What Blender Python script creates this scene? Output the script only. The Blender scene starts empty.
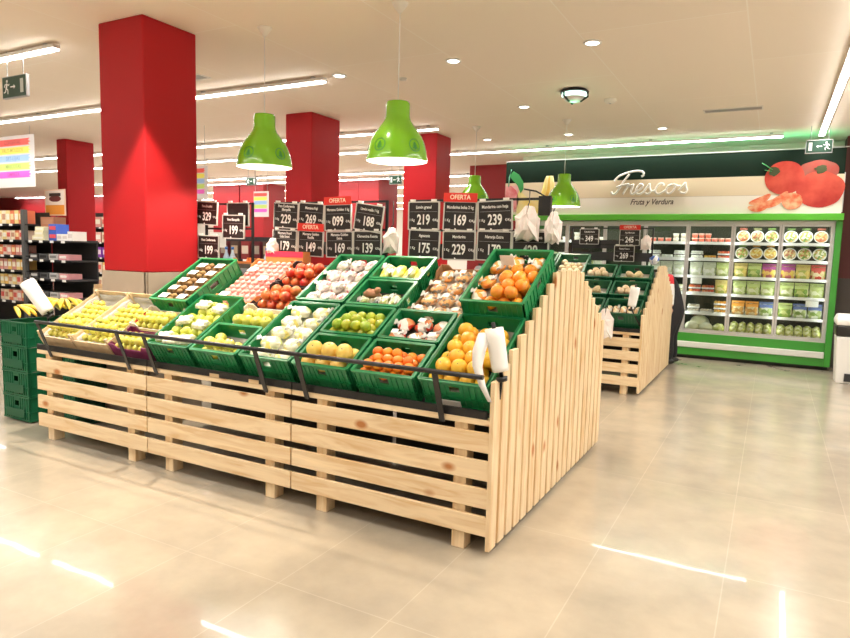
import bpy, bmesh, math, random
from mathutils import Matrix, Vector, noise
random.seed(7)
C = bpy.context.scene.collection
R = math.radians
sc = bpy.context.scene

# ------------------------------------------------------------------ camera
cam = bpy.data.objects.new('camera', bpy.data.cameras.new('camera')); C.objects.link(cam)
yaw, pit, rol = 0.49298336, 0.10404403, -0.02618205
cam.location = (0, 0, 1.52)
cam.rotation_euler = (Matrix.Rotation(yaw, 4, 'Z') @ Matrix.Rotation(math.pi/2 - pit, 4, 'X') @ Matrix.Rotation(-rol, 4, 'Z')).to_euler()
cam.data.sensor_fit = 'HORIZONTAL'; cam.data.sensor_width = 36
cam.data.lens = 641.67 / 850 * 36
cam.data.clip_start = 0.05
sc.camera = cam

# ------------------------------------------------------------------ world and exposure
w = bpy.data.worlds.new('World'); sc.world = w; w.use_nodes = True
w.node_tree.nodes['Background'].inputs[0].default_value = (1, .96, .9, 1)
w.node_tree.nodes['Background'].inputs[1].default_value = 0.3
sc.view_settings.view_transform = 'Standard'; sc.view_settings.look = 'None'
sc.view_settings.gamma = 1; sc.view_settings.use_curve_mapping = False
sc.view_settings.exposure = -0.36
sc.cycles.use_denoising = True
sc.cycles.max_bounces = 8; sc.cycles.diffuse_bounces = 5; sc.cycles.transparent_max_bounces = 16
LINEAR_W = 13.5      # watts per metre of linear lamp
SPOT_W = 110.0
PEND_W = 26.0
COOL_W = 2.3
WARM = (1, .87, .72); NEUTRAL = (1, .965, .92); COOLW = (.97, 1, .94)

# ------------------------------------------------------------------ materials
MC = {}
def mat(name, col, rough=.5, metal=0, emit=0, var=None, noise_s=None, noise_a=.12, coat=0, bump=0, trans=0, spec=.5, objvar=0, sss=0):
    if name in MC: return MC[name]
    m = bpy.data.materials.new(name); m.use_nodes = True; MC[name] = m
    nt = m.node_tree; b = nt.nodes['Principled BSDF']
    b.inputs['Base Color'].default_value = (*col, 1)
    b.inputs['Roughness'].default_value = rough; b.inputs['Metallic'].default_value = metal
    b.inputs['Coat Weight'].default_value = coat; b.inputs['Specular IOR Level'].default_value = spec
    if sss: b.inputs['Subsurface Weight'].default_value = sss; b.inputs['Subsurface Radius'].default_value = (.01,.008,.005)
    if emit:
        b.inputs['Emission Color'].default_value = (*col, 1); b.inputs['Emission Strength'].default_value = emit
    if trans: b.inputs['Transmission Weight'].default_value = trans
    if noise_s or objvar:
        tc = nt.nodes.new('ShaderNodeTexCoord')
        last = None
        if noise_s:
            n = nt.nodes.new('ShaderNodeTexNoise'); n.inputs['Scale'].default_value = noise_s; n.inputs['Detail'].default_value = 5
            nt.links.new(tc.outputs['Object'], n.inputs['Vector'])
            r = nt.nodes.new('ShaderNodeValToRGB')
            c2 = var or tuple(max(0, c*(1-2*noise_a)) for c in col)
            r.color_ramp.elements[0].position = .35; r.color_ramp.elements[1].position = .65
            r.color_ramp.elements[0].color = (*c2, 1); r.color_ramp.elements[1].color = (*col, 1)
            nt.links.new(n.outputs['Fac'], r.inputs[0]); last = r.outputs[0]
            if bump:
                bp = nt.nodes.new('ShaderNodeBump'); bp.inputs['Strength'].default_value = bump; bp.inputs['Distance'].default_value = .01
                nt.links.new(n.outputs['Fac'], bp.inputs['Height']); nt.links.new(bp.outputs[0], b.inputs['Normal'])
        if objvar:
            oi = nt.nodes.new('ShaderNodeObjectInfo'); h = nt.nodes.new('ShaderNodeHueSaturation')
            mr = nt.nodes.new('ShaderNodeMapRange'); mr.inputs[3].default_value = .5 - objvar; mr.inputs[4].default_value = .5 + objvar
            nt.links.new(oi.outputs['Random'], mr.inputs[0]); nt.links.new(mr.outputs[0], h.inputs['Hue'])
            h.inputs['Color'].default_value = (*col, 1)
            if last: nt.links.new(last, h.inputs['Color'])
            last = h.outputs[0]
        nt.links.new(last, b.inputs['Base Color'])
    return m

def mat_spots(name, cols, scale, rough=.35, coat=.3, metric='F1'):
    """voronoi cells coloured from a list (fruit seen through a bag, white plastic highlights painted in, printed packets)"""
    if name in MC: return MC[name]
    m = mat(name, cols[0], rough, coat=coat); nt = m.node_tree; b = nt.nodes['Principled BSDF']
    tc = nt.nodes.new('ShaderNodeTexCoord'); v = nt.nodes.new('ShaderNodeTexVoronoi'); v.inputs['Scale'].default_value = scale
    nt.links.new(tc.outputs['Object'], v.inputs['Vector'])
    s = nt.nodes.new('ShaderNodeSeparateColor'); nt.links.new(v.outputs['Color'], s.inputs[0])
    r = nt.nodes.new('ShaderNodeValToRGB'); r.color_ramp.interpolation = 'CONSTANT'
    e = r.color_ramp.elements
    while len(e) < len(cols): e.new(.5)
    for i, c in enumerate(cols): e[i].position = i/len(cols); e[i].color = (*c, 1)
    nt.links.new(s.outputs[0], r.inputs[0]); nt.links.new(r.outputs[0], b.inputs['Base Color'])
    bp = nt.nodes.new('ShaderNodeBump'); bp.inputs['Strength'].default_value = .5; bp.inputs['Distance'].default_value = .01
    nt.links.new(v.outputs['Distance'], bp.inputs['Height']); bp.invert = True
    nt.links.new(bp.outputs[0], b.inputs['Normal'])
    return m

def mat_wood(name, axis, col=(.82, .65, .42), dark=(.70, .48, .25), knots=True):
    if name in MC: return MC[name]
    m = mat(name, col, .55, spec=.3); nt = m.node_tree; b = nt.nodes['Principled BSDF']
    tc = nt.nodes.new('ShaderNodeTexCoord'); mp = nt.nodes.new('ShaderNodeMapping')
    sc_ = [9, 9, 9]; sc_[axis] = .9; mp.inputs['Scale'].default_value = sc_
    oi = nt.nodes.new('ShaderNodeObjectInfo'); ad = nt.nodes.new('ShaderNodeVectorMath'); ad.operation = 'MULTIPLY_ADD'
    nt.links.new(oi.outputs['Random'], ad.inputs[0]); ad.inputs[1].default_value = (7, 11, 5); nt.links.new(tc.outputs['Object'], ad.inputs[2])
    nt.links.new(ad.outputs[0], mp.inputs[0])
    n = nt.nodes.new('ShaderNodeTexNoise'); n.inputs['Scale'].default_value = 2.2; n.inputs['Detail'].default_value = 6; n.inputs['Distortion'].default_value = 1.2
    nt.links.new(mp.outputs[0], n.inputs['Vector'])
    r = nt.nodes.new('ShaderNodeValToRGB'); e = r.color_ramp.elements
    e[0].position = .32; e[0].color = (*dark, 1); e[1].position = .55; e[1].color = (*col, 1)
    x = e.new(.75); x.color = (*[min(1, c*1.1) for c in col], 1)
    nt.links.new(n.outputs['Fac'], r.inputs[0]); last = r.outputs[0]
    if knots:
        mp2 = nt.nodes.new('ShaderNodeMapping'); s2 = [4.2, 4.2, 4.2]; s2[axis] = 2.4; mp2.inputs['Scale'].default_value = s2
        nt.links.new(ad.outputs[0], mp2.inputs[0])
        v = nt.nodes.new('ShaderNodeTexVoronoi'); v.inputs['Scale'].default_value = 1.0
        nt.links.new(mp2.outputs[0], v.inputs['Vector'])
        r2 = nt.nodes.new('ShaderNodeValToRGB'); e2 = r2.color_ramp.elements
        e2[0].position = .06; e2[0].color = (1, 1, 1, 1); e2[1].position = .13; e2[1].color = (0, 0, 0, 1)
        nt.links.new(v.outputs['Distance'], r2.inputs[0])
        mx = nt.nodes.new('ShaderNodeMix'); mx.data_type = 'RGBA'
        nt.links.new(r2.outputs[0], mx.inputs['Factor']); nt.links.new(last, mx.inputs[6]); mx.inputs[7].default_value = (.48, .19, .06, 1)
        last = mx.outputs[2]
    nt.links.new(last, b.inputs['Base Color'])
    return m

def mat_glass():
    m = bpy.data.materials.new('clear_glass'); m.use_nodes = True; nt = m.node_tree
    nt.nodes.remove(nt.nodes['Principled BSDF']); out = nt.nodes['Material Output']
    t = nt.nodes.new('ShaderNodeBsdfTransparent'); t.inputs[0].default_value = (.95, .98, .96, 1)
    g = nt.nodes.new('ShaderNodeBsdfGlossy'); g.inputs['Roughness'].default_value = .03
    f = nt.nodes.new('ShaderNodeFresnel'); f.inputs[0].default_value = 1.35
    mx = nt.nodes.new('ShaderNodeMixShader')
    nt.links.new(f.outputs[0], mx.inputs[0]); nt.links.new(t.outputs[0], mx.inputs[1]); nt.links.new(g.outputs[0], mx.inputs[2])
    nt.links.new(mx.outputs[0], out.inputs[0]); return m

def mat_film():
    m = bpy.data.materials.new('clear_film'); m.use_nodes = True; nt = m.node_tree
    b = nt.nodes['Principled BSDF']; b.inputs['Base Color'].default_value = (.95, .95, .93, 1); b.inputs['Roughness'].default_value = .2
    b.inputs['Alpha'].default_value = .38
    return m

def mat_floor():
    m = mat('polished_tile', (.45, .40, .32), .1, spec=.5, coat=.3); nt = m.node_tree; b = nt.nodes['Principled BSDF']
    b.inputs['Coat Roughness'].default_value = .03
    tc = nt.nodes.new('ShaderNodeTexCoord'); mp = nt.nodes.new('ShaderNodeMapping')
    mp.inputs['Location'].default_value = (.10, .205, 0)
    br = nt.nodes.new('ShaderNodeTexBrick'); br.offset = 0; br.squash = 1
    br.inputs['Scale'].default_value = 1; br.inputs['Brick Width'].default_value = .594; br.inputs['Row Height'].default_value = 1.18
    br.inputs['Mortar Size'].default_value = .003; br.inputs['Mortar Smooth'].default_value = .2; br.inputs['Bias'].default_value = 0
    br.inputs['Color1'].default_value = (.445, .39, .305, 1); br.inputs['Color2'].default_value = (.42, .368, .288, 1); br.inputs['Mortar'].default_value = (.50, .44, .35, 1)
    nt.links.new(tc.outputs['Object'], mp.inputs[0]); nt.links.new(mp.outputs[0], br.inputs[0])
    n = nt.nodes.new('ShaderNodeTexNoise'); n.inputs['Scale'].default_value = 2.6; n.inputs['Detail'].default_value = 8; n.inputs['Roughness'].default_value = .6
    nt.links.new(tc.outputs['Object'], n.inputs['Vector'])
    r = nt.nodes.new('ShaderNodeValToRGB'); r.color_ramp.elements[0].position = .3; r.color_ramp.elements[1].position = .72
    r.color_ramp.elements[0].color = (.80, .80, .80, 1); r.color_ramp.elements[1].color = (1.08, 1.06, 1.02, 1)
    nt.links.new(n.outputs['Fac'], r.inputs[0])
    mx = nt.nodes.new('ShaderNodeMix'); mx.data_type = 'RGBA'; mx.blend_type = 'MULTIPLY'; mx.inputs['Factor'].default_value = 1
    nt.links.new(br.outputs[0], mx.inputs[6]); nt.links.new(r.outputs[0], mx.inputs[7]); nt.links.new(mx.outputs[2], b.inputs['Base Color'])
    rr = nt.nodes.new('ShaderNodeMapRange'); rr.inputs[3].default_value = .14; rr.inputs[4].default_value = .24
    nt.links.new(n.outputs['Fac'], rr.inputs[0]); nt.links.new(rr.outputs[0], b.inputs['Roughness'])
    n2 = nt.nodes.new('ShaderNodeTexNoise'); n2.inputs['Scale'].default_value = 1.7; n2.inputs['Detail'].default_value = 2
    nt.links.new(tc.outputs['Object'], n2.inputs['Vector'])
    bp = nt.nodes.new('ShaderNodeBump'); bp.inputs['Strength'].default_value = .025; bp.inputs['Distance'].default_value = .05
    nt.links.new(n2.outputs['Fac'], bp.inputs['Height']); nt.links.new(bp.outputs[0], b.inputs['Normal']); nt.links.new(bp.outputs[0], b.inputs['Coat Normal'])
    return m

def mat_ceiling():
    m = mat('ceiling_panel', (.80, .73, .64), .75, spec=.2); nt = m.node_tree; b = nt.nodes['Principled BSDF']
    tc = nt.nodes.new('ShaderNodeTexCoord'); br = nt.nodes.new('ShaderNodeTexBrick'); br.offset = .5
    mp = nt.nodes.new('ShaderNodeMapping'); mp.inputs['Rotation'].default_value = (0, 0, R(90)); mp.inputs['Location'].default_value = (0.1, .29, 0)
    br.inputs['Scale'].default_value = 1; br.inputs['Brick Width'].default_value = 2.6; br.inputs['Row Height'].default_value = 1.22
    br.inputs['Mortar Size'].default_value = .006; br.inputs['Mortar Smooth'].default_value = .3
    br.inputs['Color1'].default_value = (.88, .79, .68, 1); br.inputs['Color2'].default_value = (.90, .81, .70, 1); br.inputs['Mortar'].default_value = (.94, .88, .79, 1)
    nt.links.new(tc.outputs['Object'], mp.inputs[0]); nt.links.new(mp.outputs[0], br.inputs[0]); nt.links.new(br.outputs[0], b.inputs['Base Color'])
    return m

# ------------------------------------------------------------------ mesh builder
class MB:
    def __init__(s): s.bm = bmesh.new(); s.mi = 0
    def _f(s, vs, smooth=False):
        try: f = s.bm.faces.new(vs)
        except ValueError: return
        f.material_index = s.mi; f.smooth = smooth
    def hexa(s, p):
        v = [s.bm.verts.new(q) for q in p]
        for f in ((0,3,2,1),(4,5,6,7),(0,1,5,4),(1,2,6,5),(2,3,7,6),(3,0,4,7)): s._f([v[i] for i in f])
        return s
    def box(s, x0, x1, y0, y1, z0, z1, M=None):
        p = [Vector(q) for q in ((x0,y0,z0),(x1,y0,z0),(x1,y1,z0),(x0,y1,z0),(x0,y0,z1),(x1,y0,z1),(x1,y1,z1),(x0,y1,z1))]
        if M: p = [M @ q for q in p]
        return s.hexa(p)
    def rings(s, rings, cap0=True, cap1=True, smooth=True):
        n = len(rings[0]); vr = [[s.bm.verts.new(p) for p in r] for r in rings]
        for a, b in zip(vr, vr[1:]):
            for i in range(n): s._f([a[i], a[(i+1)%n], b[(i+1)%n], b[i]], smooth)
        if cap0: s._f(list(reversed(vr[0])))
        if cap1: s._f(vr[-1])
        return s
    def lathe(s, prof, seg=20, M=None, smooth=True, cap0=True, cap1=True):
        rs = []
        for r, z in prof:
            ring = [Vector((max(r, 1e-4)*math.cos(2*math.pi*i/seg), max(r, 1e-4)*math.sin(2*math.pi*i/seg), z)) for i in range(seg)]
            rs.append([M @ q for q in ring] if M else ring)
        return s.rings(rs, cap0, cap1, smooth)
    def cyl(s, p0, p1, r, seg=10, r2=None):
        p0, p1 = Vector(p0), Vector(p1); d = p1 - p0
        M = Matrix.Translation(p0) @ d.to_track_quat('Z', 'Y').to_matrix().to_4x4()
        return s.lathe([(r, 0), (r if r2 is None else r2, d.length)], seg, M)
    def tube(s, pts, r, seg=8, flat=1.0, up=(0,0,1)):
        pts = [Vector(p) for p in pts]; rs = []
        for i, p in enumerate(pts):
            t = (pts[min(i+1, len(pts)-1)] - pts[max(i-1, 0)]).normalized()
            u = Vector(up)
            if abs(t.dot(u)) > .98: u = Vector((1,0,0))
            a = t.cross(u).normalized(); b = a.cross(t)
            rr = r[i] if isinstance(r, (list, tuple)) else r
            rs.append([p + rr*(a*math.cos(2*math.pi*k/seg) + b*flat*math.sin(2*math.pi*k/seg)) for k in range(seg)])
        return s.rings(rs)
    def ball(s, c, r, sc=(1,1,1), seg=12, M=None, amp=0, fr=8, seed=0):
        rs = []; n = max(6, seg*2//3)
        for j in range(1, n):
            th = math.pi*j/n; ring = []
            for i in range(seg):
                a = 2*math.pi*i/seg
                d = Vector((math.sin(th)*math.cos(a), math.sin(th)*math.sin(a), -math.cos(th)))
                k = 1 + (amp*noise.noise(d*fr + Vector((seed*3.1, seed*7.7, 0))) if amp else 0)
                q = Vector((d.x*sc[0], d.y*sc[1], d.z*sc[2]))*r*k
                if M: q = M @ q
                ring.append(q + Vector(c))
            rs.append(ring)
        return s.rings(rs)
    def poly(s, pts2, f):
        s._f([s.bm.verts.new(f(*p)) for p in pts2]); return s
    def slab(s, pts2, f, t):
        """polygon pts2 mapped by f(x, y, depth) with real thickness t"""
        n = len(pts2); a = [s.bm.verts.new(f(x, y, 0)) for x, y in pts2]; b = [s.bm.verts.new(f(x, y, t)) for x, y in pts2]
        s._f(a); s._f(list(reversed(b)))
        for i in range(n): s._f([a[(i+1)%n], a[i], b[i], b[(i+1)%n]])
        return s
    def mesh(s, name, mats):
        me = bpy.data.meshes.new(name); bmesh.ops.recalc_face_normals(s.bm, faces=s.bm.faces); s.bm.to_mesh(me); s.bm.free()
        for m in (mats if isinstance(mats, (list, tuple)) else [mats]): me.materials.append(m)
        return me
    def build(s, name, mats, parent=None, loc=None, bevel=0):
        return ob(name, s.mesh(name, mats), parent, loc, bevel=bevel)

def ob(name, me, parent=None, loc=None, rot=None, bevel=0, M=None):
    o = bpy.data.objects.new(name, me); C.objects.link(o)
    if parent: o.parent = parent
    if loc is not None: o.location = loc
    if rot is not None: o.rotation_euler = rot
    if M is not None: o.matrix_local = M
    if bevel:
        b = o.modifiers.new('bevel', 'BEVEL'); b.width = bevel; b.segments = 2; b.limit_method = 'ANGLE'
    return o
def tag(o, label, cat, group=None, kind=None):
    if label: o['label'] = label
    if cat: o['category'] = cat
    if group: o['group'] = group
    if kind: o['kind'] = kind
    return o
def thing(name, label, cat, loc=(0,0,0), rot=None, group=None, M=None):
    return tag(ob(name, None, None, loc if M is None else None, rot, M=M), label, cat, group)
def struct(o): o['kind'] = 'structure'; return o
def copy_tree(o, parent=None):
    c = o.copy(); C.objects.link(c)
    if parent: c.parent = parent
    for ch in list(o.children): copy_tree(ch, c)
    return c
def light(name, kind, energy, col, parent, loc, rot=None, **kw):
    d = bpy.data.lights.new(name, kind); d.energy = energy; d.color = col
    for k, v in kw.items(): setattr(d, k, v)
    o = bpy.data.objects.new(name, d); C.objects.link(o); o.parent = parent; o.location = loc
    if rot: o.rotation_euler = rot
    return o
ORD = ['first', 'second', 'third', 'fourth', 'fifth', 'sixth', 'seventh', 'eighth', 'ninth', 'tenth', 'eleventh', 'twelfth', 'thirteenth', 'fourteenth', 'fifteenth', 'sixteenth']
TXT = {}
def text_mesh(body, size, bold=.0, sx=1.0, shear=0.0, material=None, extrude=.0006):
    """lettering as a mesh standing in the XZ plane, facing -Y, centred on its origin"""
    key = (body, size, bold, sx, shear, material.name)
    if key in TXT: return TXT[key]
    cu = bpy.data.curves.new('lettering', 'FONT'); cu.body = body; cu.size = size; cu.offset = bold*size; cu.shear = shear
    cu.align_x = 'CENTER'; cu.align_y = 'CENTER'; cu.extrude = extrude; cu.resolution_u = 3
    o = bpy.data.objects.new('lettering', cu); C.objects.link(o)
    me = bpy.data.meshes.new_from_object(o.evaluated_get(bpy.context.evaluated_depsgraph_get()))
    bpy.data.objects.remove(o); bpy.data.curves.remove(cu)
    me.transform(Matrix.Rotation(math.pi/2, 4, 'X') @ Matrix.Diagonal((sx, 1, 1, 1)))
    me.materials.clear(); me.materials.append(material); TXT[key] = me
    return me
def spline(pts, n=6):
    out = []; P = [Vector(p) for p in pts]
    for i in range(len(P)-1):
        a, b, c, d = P[max(i-1,0)], P[i], P[i+1], P[min(i+2, len(P)-1)]
        for k in range(n):
            t = k/n
            out.append(.5*((2*b) + (c-a)*t + (2*a-5*b+4*c-d)*t*t + (3*b-a-3*c+d)*t**3))
    out.append(P[-1]); return out

RED = mat('red_paint', (.40, .009, .013), .55, spec=.25)
DRED = mat('dark_red_paint', (.33, .014, .018), .5)
CLAD = mat('taupe_cladding', (.40, .33, .26), .35, noise_s=4, noise_a=.04)
WHITE = mat('white_plastic', (.85, .85, .83), .4)
OFFW = mat('off_white_paint', (.78, .74, .68), .6)
BLACK = mat('black_metal', (.012, .012, .013), .38)
DARK = mat('dark_steel', (.03, .03, .033), .5)
GREY = mat('grey_metal', (.45, .45, .45), .35, metal=.6)
LGREY = mat('light_grey_aluminium', (.62, .62, .61), .3, metal=.3)
CRATE = mat('green_crate_plastic', (.010, .235, .075), .34)
GREEN = mat('leaf_green_enamel', (.045, .31, .035), .4, coat=.15)
DGREEN = mat('bottle_green_panel', (.002, .014, .006), .6, spec=.2)
LIME = mat('lime_green_enamel', (.20, .55, .012), .22, coat=.6)
LOGO = mat('dark_green_print', (.03, .30, .03), .35)
WOODX = mat_wood('pine_along_x', 0); WOODZ = mat_wood('pine_upright', 2, knots=True); WOODE = mat('pine_end_grain', (.80, .64, .42), .6)
CARD = mat('brown_cardboard', (.50, .27, .13), .7, noise_s=6, noise_a=.05)
PAPER = mat('white_paper', (.88, .87, .84), .6)
TEXTW = mat('white_print', (.9, .9, .88), .5)
TEXTK = mat('dark_print', (.05, .03, .025), .6)
SIGNBK = mat('blackboard_face', (.014, .011, .011), .45)
SIGNRED = mat('offer_red', (.72, .03, .02), .5)
SHELFW = mat('white_shelf', (.66, .68, .65), .4)
LAMP_E = mat('lamp_diffuser', (1, .98, .95), .5, emit=30)
SPOT_E = mat('spot_lens', (1, .93, .8), .5, emit=14)
GLASS = mat_glass(); FILM = mat_film()
# ------------------------------------------------------------------ the shell of the shop
CEIL = 3.3
X0, X1, Y0, Y1 = -33.0, 3.0, -4.0, 24.0
struct(MB().box(X0, X1, Y0, Y1, -.1, 0).build('floor', mat_floor()))
struct(MB().box(X0, X1, Y0, Y1, CEIL, CEIL+.1).build('ceiling', mat_ceiling()))
struct(MB().box(X0, X1, Y1, Y1+.1, 0, CEIL).build('wall_back', OFFW))
struct(MB().box(X0, -21.5, 15.5, 15.7, 0, CEIL).build('wall_far_red', DRED))
struct(MB().box(X0-.1, X0, Y0, Y1, 0, CEIL).build('wall_left', OFFW))
struct(MB().box(X1, X1+.1, Y0, Y1, 0, CEIL).build('wall_right', OFFW))
struct(MB().box(X0, X1, Y0-.1, Y0, 0, CEIL).build('wall_front', OFFW))
MAROON = mat('maroon_wall', (.10, .012, .012), .5); KICK = mat('dark_taupe_skirting', (.06, .045, .04), .5)
struct(MB().box(-4.15, X1, 11.35, 11.5, 0, CEIL).build('wall_cooler', mat('cream_wall', (.75, .70, .58), .6)))
struct(MB().box(.80, X1, 10.95, 11.34, 0, CEIL).build('wall_maroon', MAROON))
struct(MB().box(.80, X1, 10.93, 10.95, 0, 1.3).build('baseboard_maroon', KICK))
struct(MB().box(-5.6, -4.16, 12.2, 12.5, 0, CEIL).build('wall_red', DRED))
def column(x0, x1, y0, y1, zc, n):
    c = struct(MB().box(x0, x1, y0, y1, zc if zc else 0, CEIL).build(n, RED, bevel=.012))
    if zc:
        k = MB(); g = .004; e = .012
        k.box(x0-e, x1-g, y0-e, y0, 0, zc); k.box(x1, x1+e, y0+g, y1+e, 0, zc); k.box(x0-e, x0, y0, y1+e, 0, zc); k.box(x0, x1, y1, y1+e, 0, zc)
        k.box(x1-.02, x1, y0-e, y0, 0, zc)
        struct(k.build('trim_cladding', CLAD, c))
column(-4.975, -4.437, 3.50, 4.03, 1.296, 'pillar_near')
column(-5.86, -5.42, 6.83, 7.45, 1.3, 'pillar_middle')
column(-5.13, -4.56, 8.72, 9.2, 1.3, 'pillar_by_fascia')
column(-11.13, -10.86, 6.98, 7.5, 1.36, 'pillar_by_shelves')
for x0, x1 in ((-14.35, -13.35), (-13.3, -12.45), (-9.95, -9.3), (-9.29, -8.7)):
    struct(MB().box(x0, x1, 13.6 if x0 != -9.9 else 13.2, 14.5, 0, CEIL).build('pillar_far', DRED))

# ------------------------------------------------------------------ linear lamps
def linear_lamp(p0, p1, label, watts=1.0, light_on=True, col=NEUTRAL):
    p0, p1 = Vector(p0), Vector(p1); d = p1-p0; L = d.length; a = math.atan2(d.y, d.x)
    t = thing('linear_ceiling_lamp', label, 'lamp', ((p0.x+p1.x)/2, (p0.y+p1.y)/2, CEIL), (0, 0, a), 'linear lamps under the ceiling')
    MB().box(-L/2, L/2, -.035, .035, -.055, -.022).build('housing', mat('lamp_housing', (.75, .72, .68), .4), t)
    MB().box(-L/2+.01, L/2-.01, -.03, .03, -.068, -.0552).build('diffuser', LAMP_E, t)
    n = max(2, int(L/1.5)+1)
    for i in range(n):
        x = -L/2+.15 + (L-.3)*i/(n-1)
        MB().box(x-.02, x+.02, -.02, .02, -.0219, 0).build('bracket', GREY, t)
    if light_on:
        k = max(1, round(L/5))
        for i in range(k):
            light('lamp_light', 'AREA', LINEAR_W*watts*L/k, col, t, (-L/2+L*(i+.5)/k, 0, -.075), None, shape='RECTANGLE', size=L/k*.98, size_y=.05, spread=R(125))
    return t
linear_lamp((-9.5, 3.65), (-5.77, 3.65), 'short linear lamp ending beside the nearest red pillar, above the exit sign')
linear_lamp((-12.5, 5.5), (-4.2, 5.5), 'linear lamp running behind the nearest red pillar and ending above the price boards')
linear_lamp((-18, 8.2), (-4.28, 8.2), 'long linear lamp ending right above the pillar beside the fruit sign')
linear_lamp((-18, 9.66), (-5.7, 9.66), 'long linear lamp ending behind the pillar beside the fruit sign')
linear_lamp((-5.15, 10.36), (0.0, 10.36), 'linear lamp running along the top of the dark green fascia', .35)
linear_lamp((-18, 12.3), (-6.3, 12.3), 'linear lamp low between the red pillars, just before the dark red blocks')
linear_lamp((-18, 13.3), (-6.0, 13.3), 'linear lamp low between the red pillars, passing right by the dark red blocks')
for k_, y_ in enumerate((15.2, 17.4, 20.0, 22.8)): linear_lamp((-27, y_), (-6.5, y_), 'very distant linear lamp low between the red pillars, %s beyond the pillars' % ('first', 'second', 'third', 'fourth')[k_])
linear_lamp((.457, 1.8), (.457, 10.43), 'linear lamp running away from the camera towards the exit sign and tomatoes', 1.0)
linear_lamp((-12, 1.6), (-2.2, 1.6), 'unseen linear lamp over the aisle in front of the fruit stand')  # out of view, added for illumination where the shop's lamp rows carry on
linear_lamp((-12, -1.0), (-1.5, -1.0), 'unseen linear lamp behind the camera')  # unseen row as well, added to light the shop
linear_lamp((2.2, -2.0), (2.2, 9), 'linear lamp along the side wall', .8)

# ------------------------------------------------------------------ recessed spots
spotm = MB().lathe([(.075, 0), (.075, -.012), (.06, -.014), (.055, -.004)], 20, cap0=True, cap1=False).mesh('spot_ring', WHITE)
lensm = MB().lathe([(.054, -.003), (.05, -.011), (.02, -.014)], 16, cap0=False).mesh('spot_lens', SPOT_E)
def spot(x, y, label, w=1.0, cone=82):
    t = thing('recessed_spotlight', label, 'spotlight', (x, y, CEIL), group='recessed ceiling spotlights')
    ob('rim', spotm, t); ob('lens', lensm, t)
    light('spot_light', 'SPOT', SPOT_W*w, WARM, t, (0, 0, -.03), None, spot_size=R(cone), spot_blend=.25, shadow_soft_size=.05)
for x, nm in ((-4.05, 'closest to the middle red pillar'), (-2.75, 'over the middle of the fruit stand'), (-1.46, 'over the slatted end of the fruit stand')):
    spot(x, 5.545, 'round recessed spotlight in the near row, ' + nm)
for x, nm in ((-2.78, 'between the two green lamps and the fascia'),):
    spot(x, 7.56, 'round recessed spotlight in the second row, ' + nm)
for x, nm in ((-4.07, 'beside the pillar'), (-2.78, 'above the hanging lamp'), (-1.47, 'above the white script sign')):
    spot(x, 9.48, 'round recessed spotlight in the row nearest the fascia, ' + nm)
spot(-4.02, 3.12, 'round recessed spotlight washing the nearest red pillar', 5.0, 72)
spot(-2.75, 3.4, 'round recessed spotlight above the front crates, over the lettuce', .55); spot(-1.46, 3.4, 'round recessed spotlight above the front crates, over the oranges', .7)
spot(0.0, 2.0, 'round recessed spotlight over the front aisle'); spot(-1.46, 1.2, 'round recessed spotlight in front of the stand')

# ------------------------------------------------------------------ bell pendants
def fir(f_map):
    m = MB()
    for z0, wd, h in ((-.024, .026, .022), (-.008, .021, .020), (.007, .016, .020)):
        m.slab([(-wd, z0), (wd, z0), (0, z0+h)], f_map, .0015)
    m.slab([(-.005, -.034), (.005, -.034), (.005, -.024), (-.005, -.024)], f_map, .0015)
    n = 24
    for i in range(n):
        a0, a1 = 2*math.pi*i/n, 2*math.pi*(i+1)/n
        m.slab([(r*math.cos(a), r*math.sin(a)) for r, a in ((.047, a0), (.047, a1), (.040, a1), (.040, a0))], f_map, .0015)
    return m
prof = [(.228, 0), (.226, .02), (.219, .07), (.206, .12), (.186, .17), (.160, .21), (.130, .25), (.103, .285), (.092, .31), (.088, .33), (.088, .41), (.082, .425)]
def prof_r(z):
    for (r0, z0), (r1, z1) in zip(prof, prof[1:]):
        if z0 <= z <= z1: return r0 + (r1-r0)*(z-z0)/(z1-z0)
    return .25
def pend_shade():
    m = MB(); inner = [(r-.004, z) for r, z in prof]
    m.lathe(prof + [(.02, .43)], 40, cap0=False); m.mi = 1
    m.lathe(inner + [(.01, .424)], 40, cap0=False); m.mi = 0
    m.rings([[Vector((r*math.cos(2*math.pi*i/40), r*math.sin(2*math.pi*i/40), 0)) for i in range(40)] for r in (.224, .228)], False, False)
    return m.mesh('lamp_shade', [LIME, mat('shade_lining', (.92, .92, .88), .5)])
shade_me = pend_shade()
logo_mes = []
for a0 in (0, 72, 144, 216, 288):
    def fm(x, y, t, a0=a0):
        z = .095 + y; r = prof_r(z) + .0006 + t; a = R(a0) + x/.21
        return Vector((r*math.cos(a), r*math.sin(a), z))
    logo_mes.append(fir(fm).mesh('fir_tree_emblem', LOGO))
bulb_me = MB().ball((0, 0, .16), .05, seg=12).mesh('bulb', mat('bulb_glow', (1, .96, .88), .5, emit=20))
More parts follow.
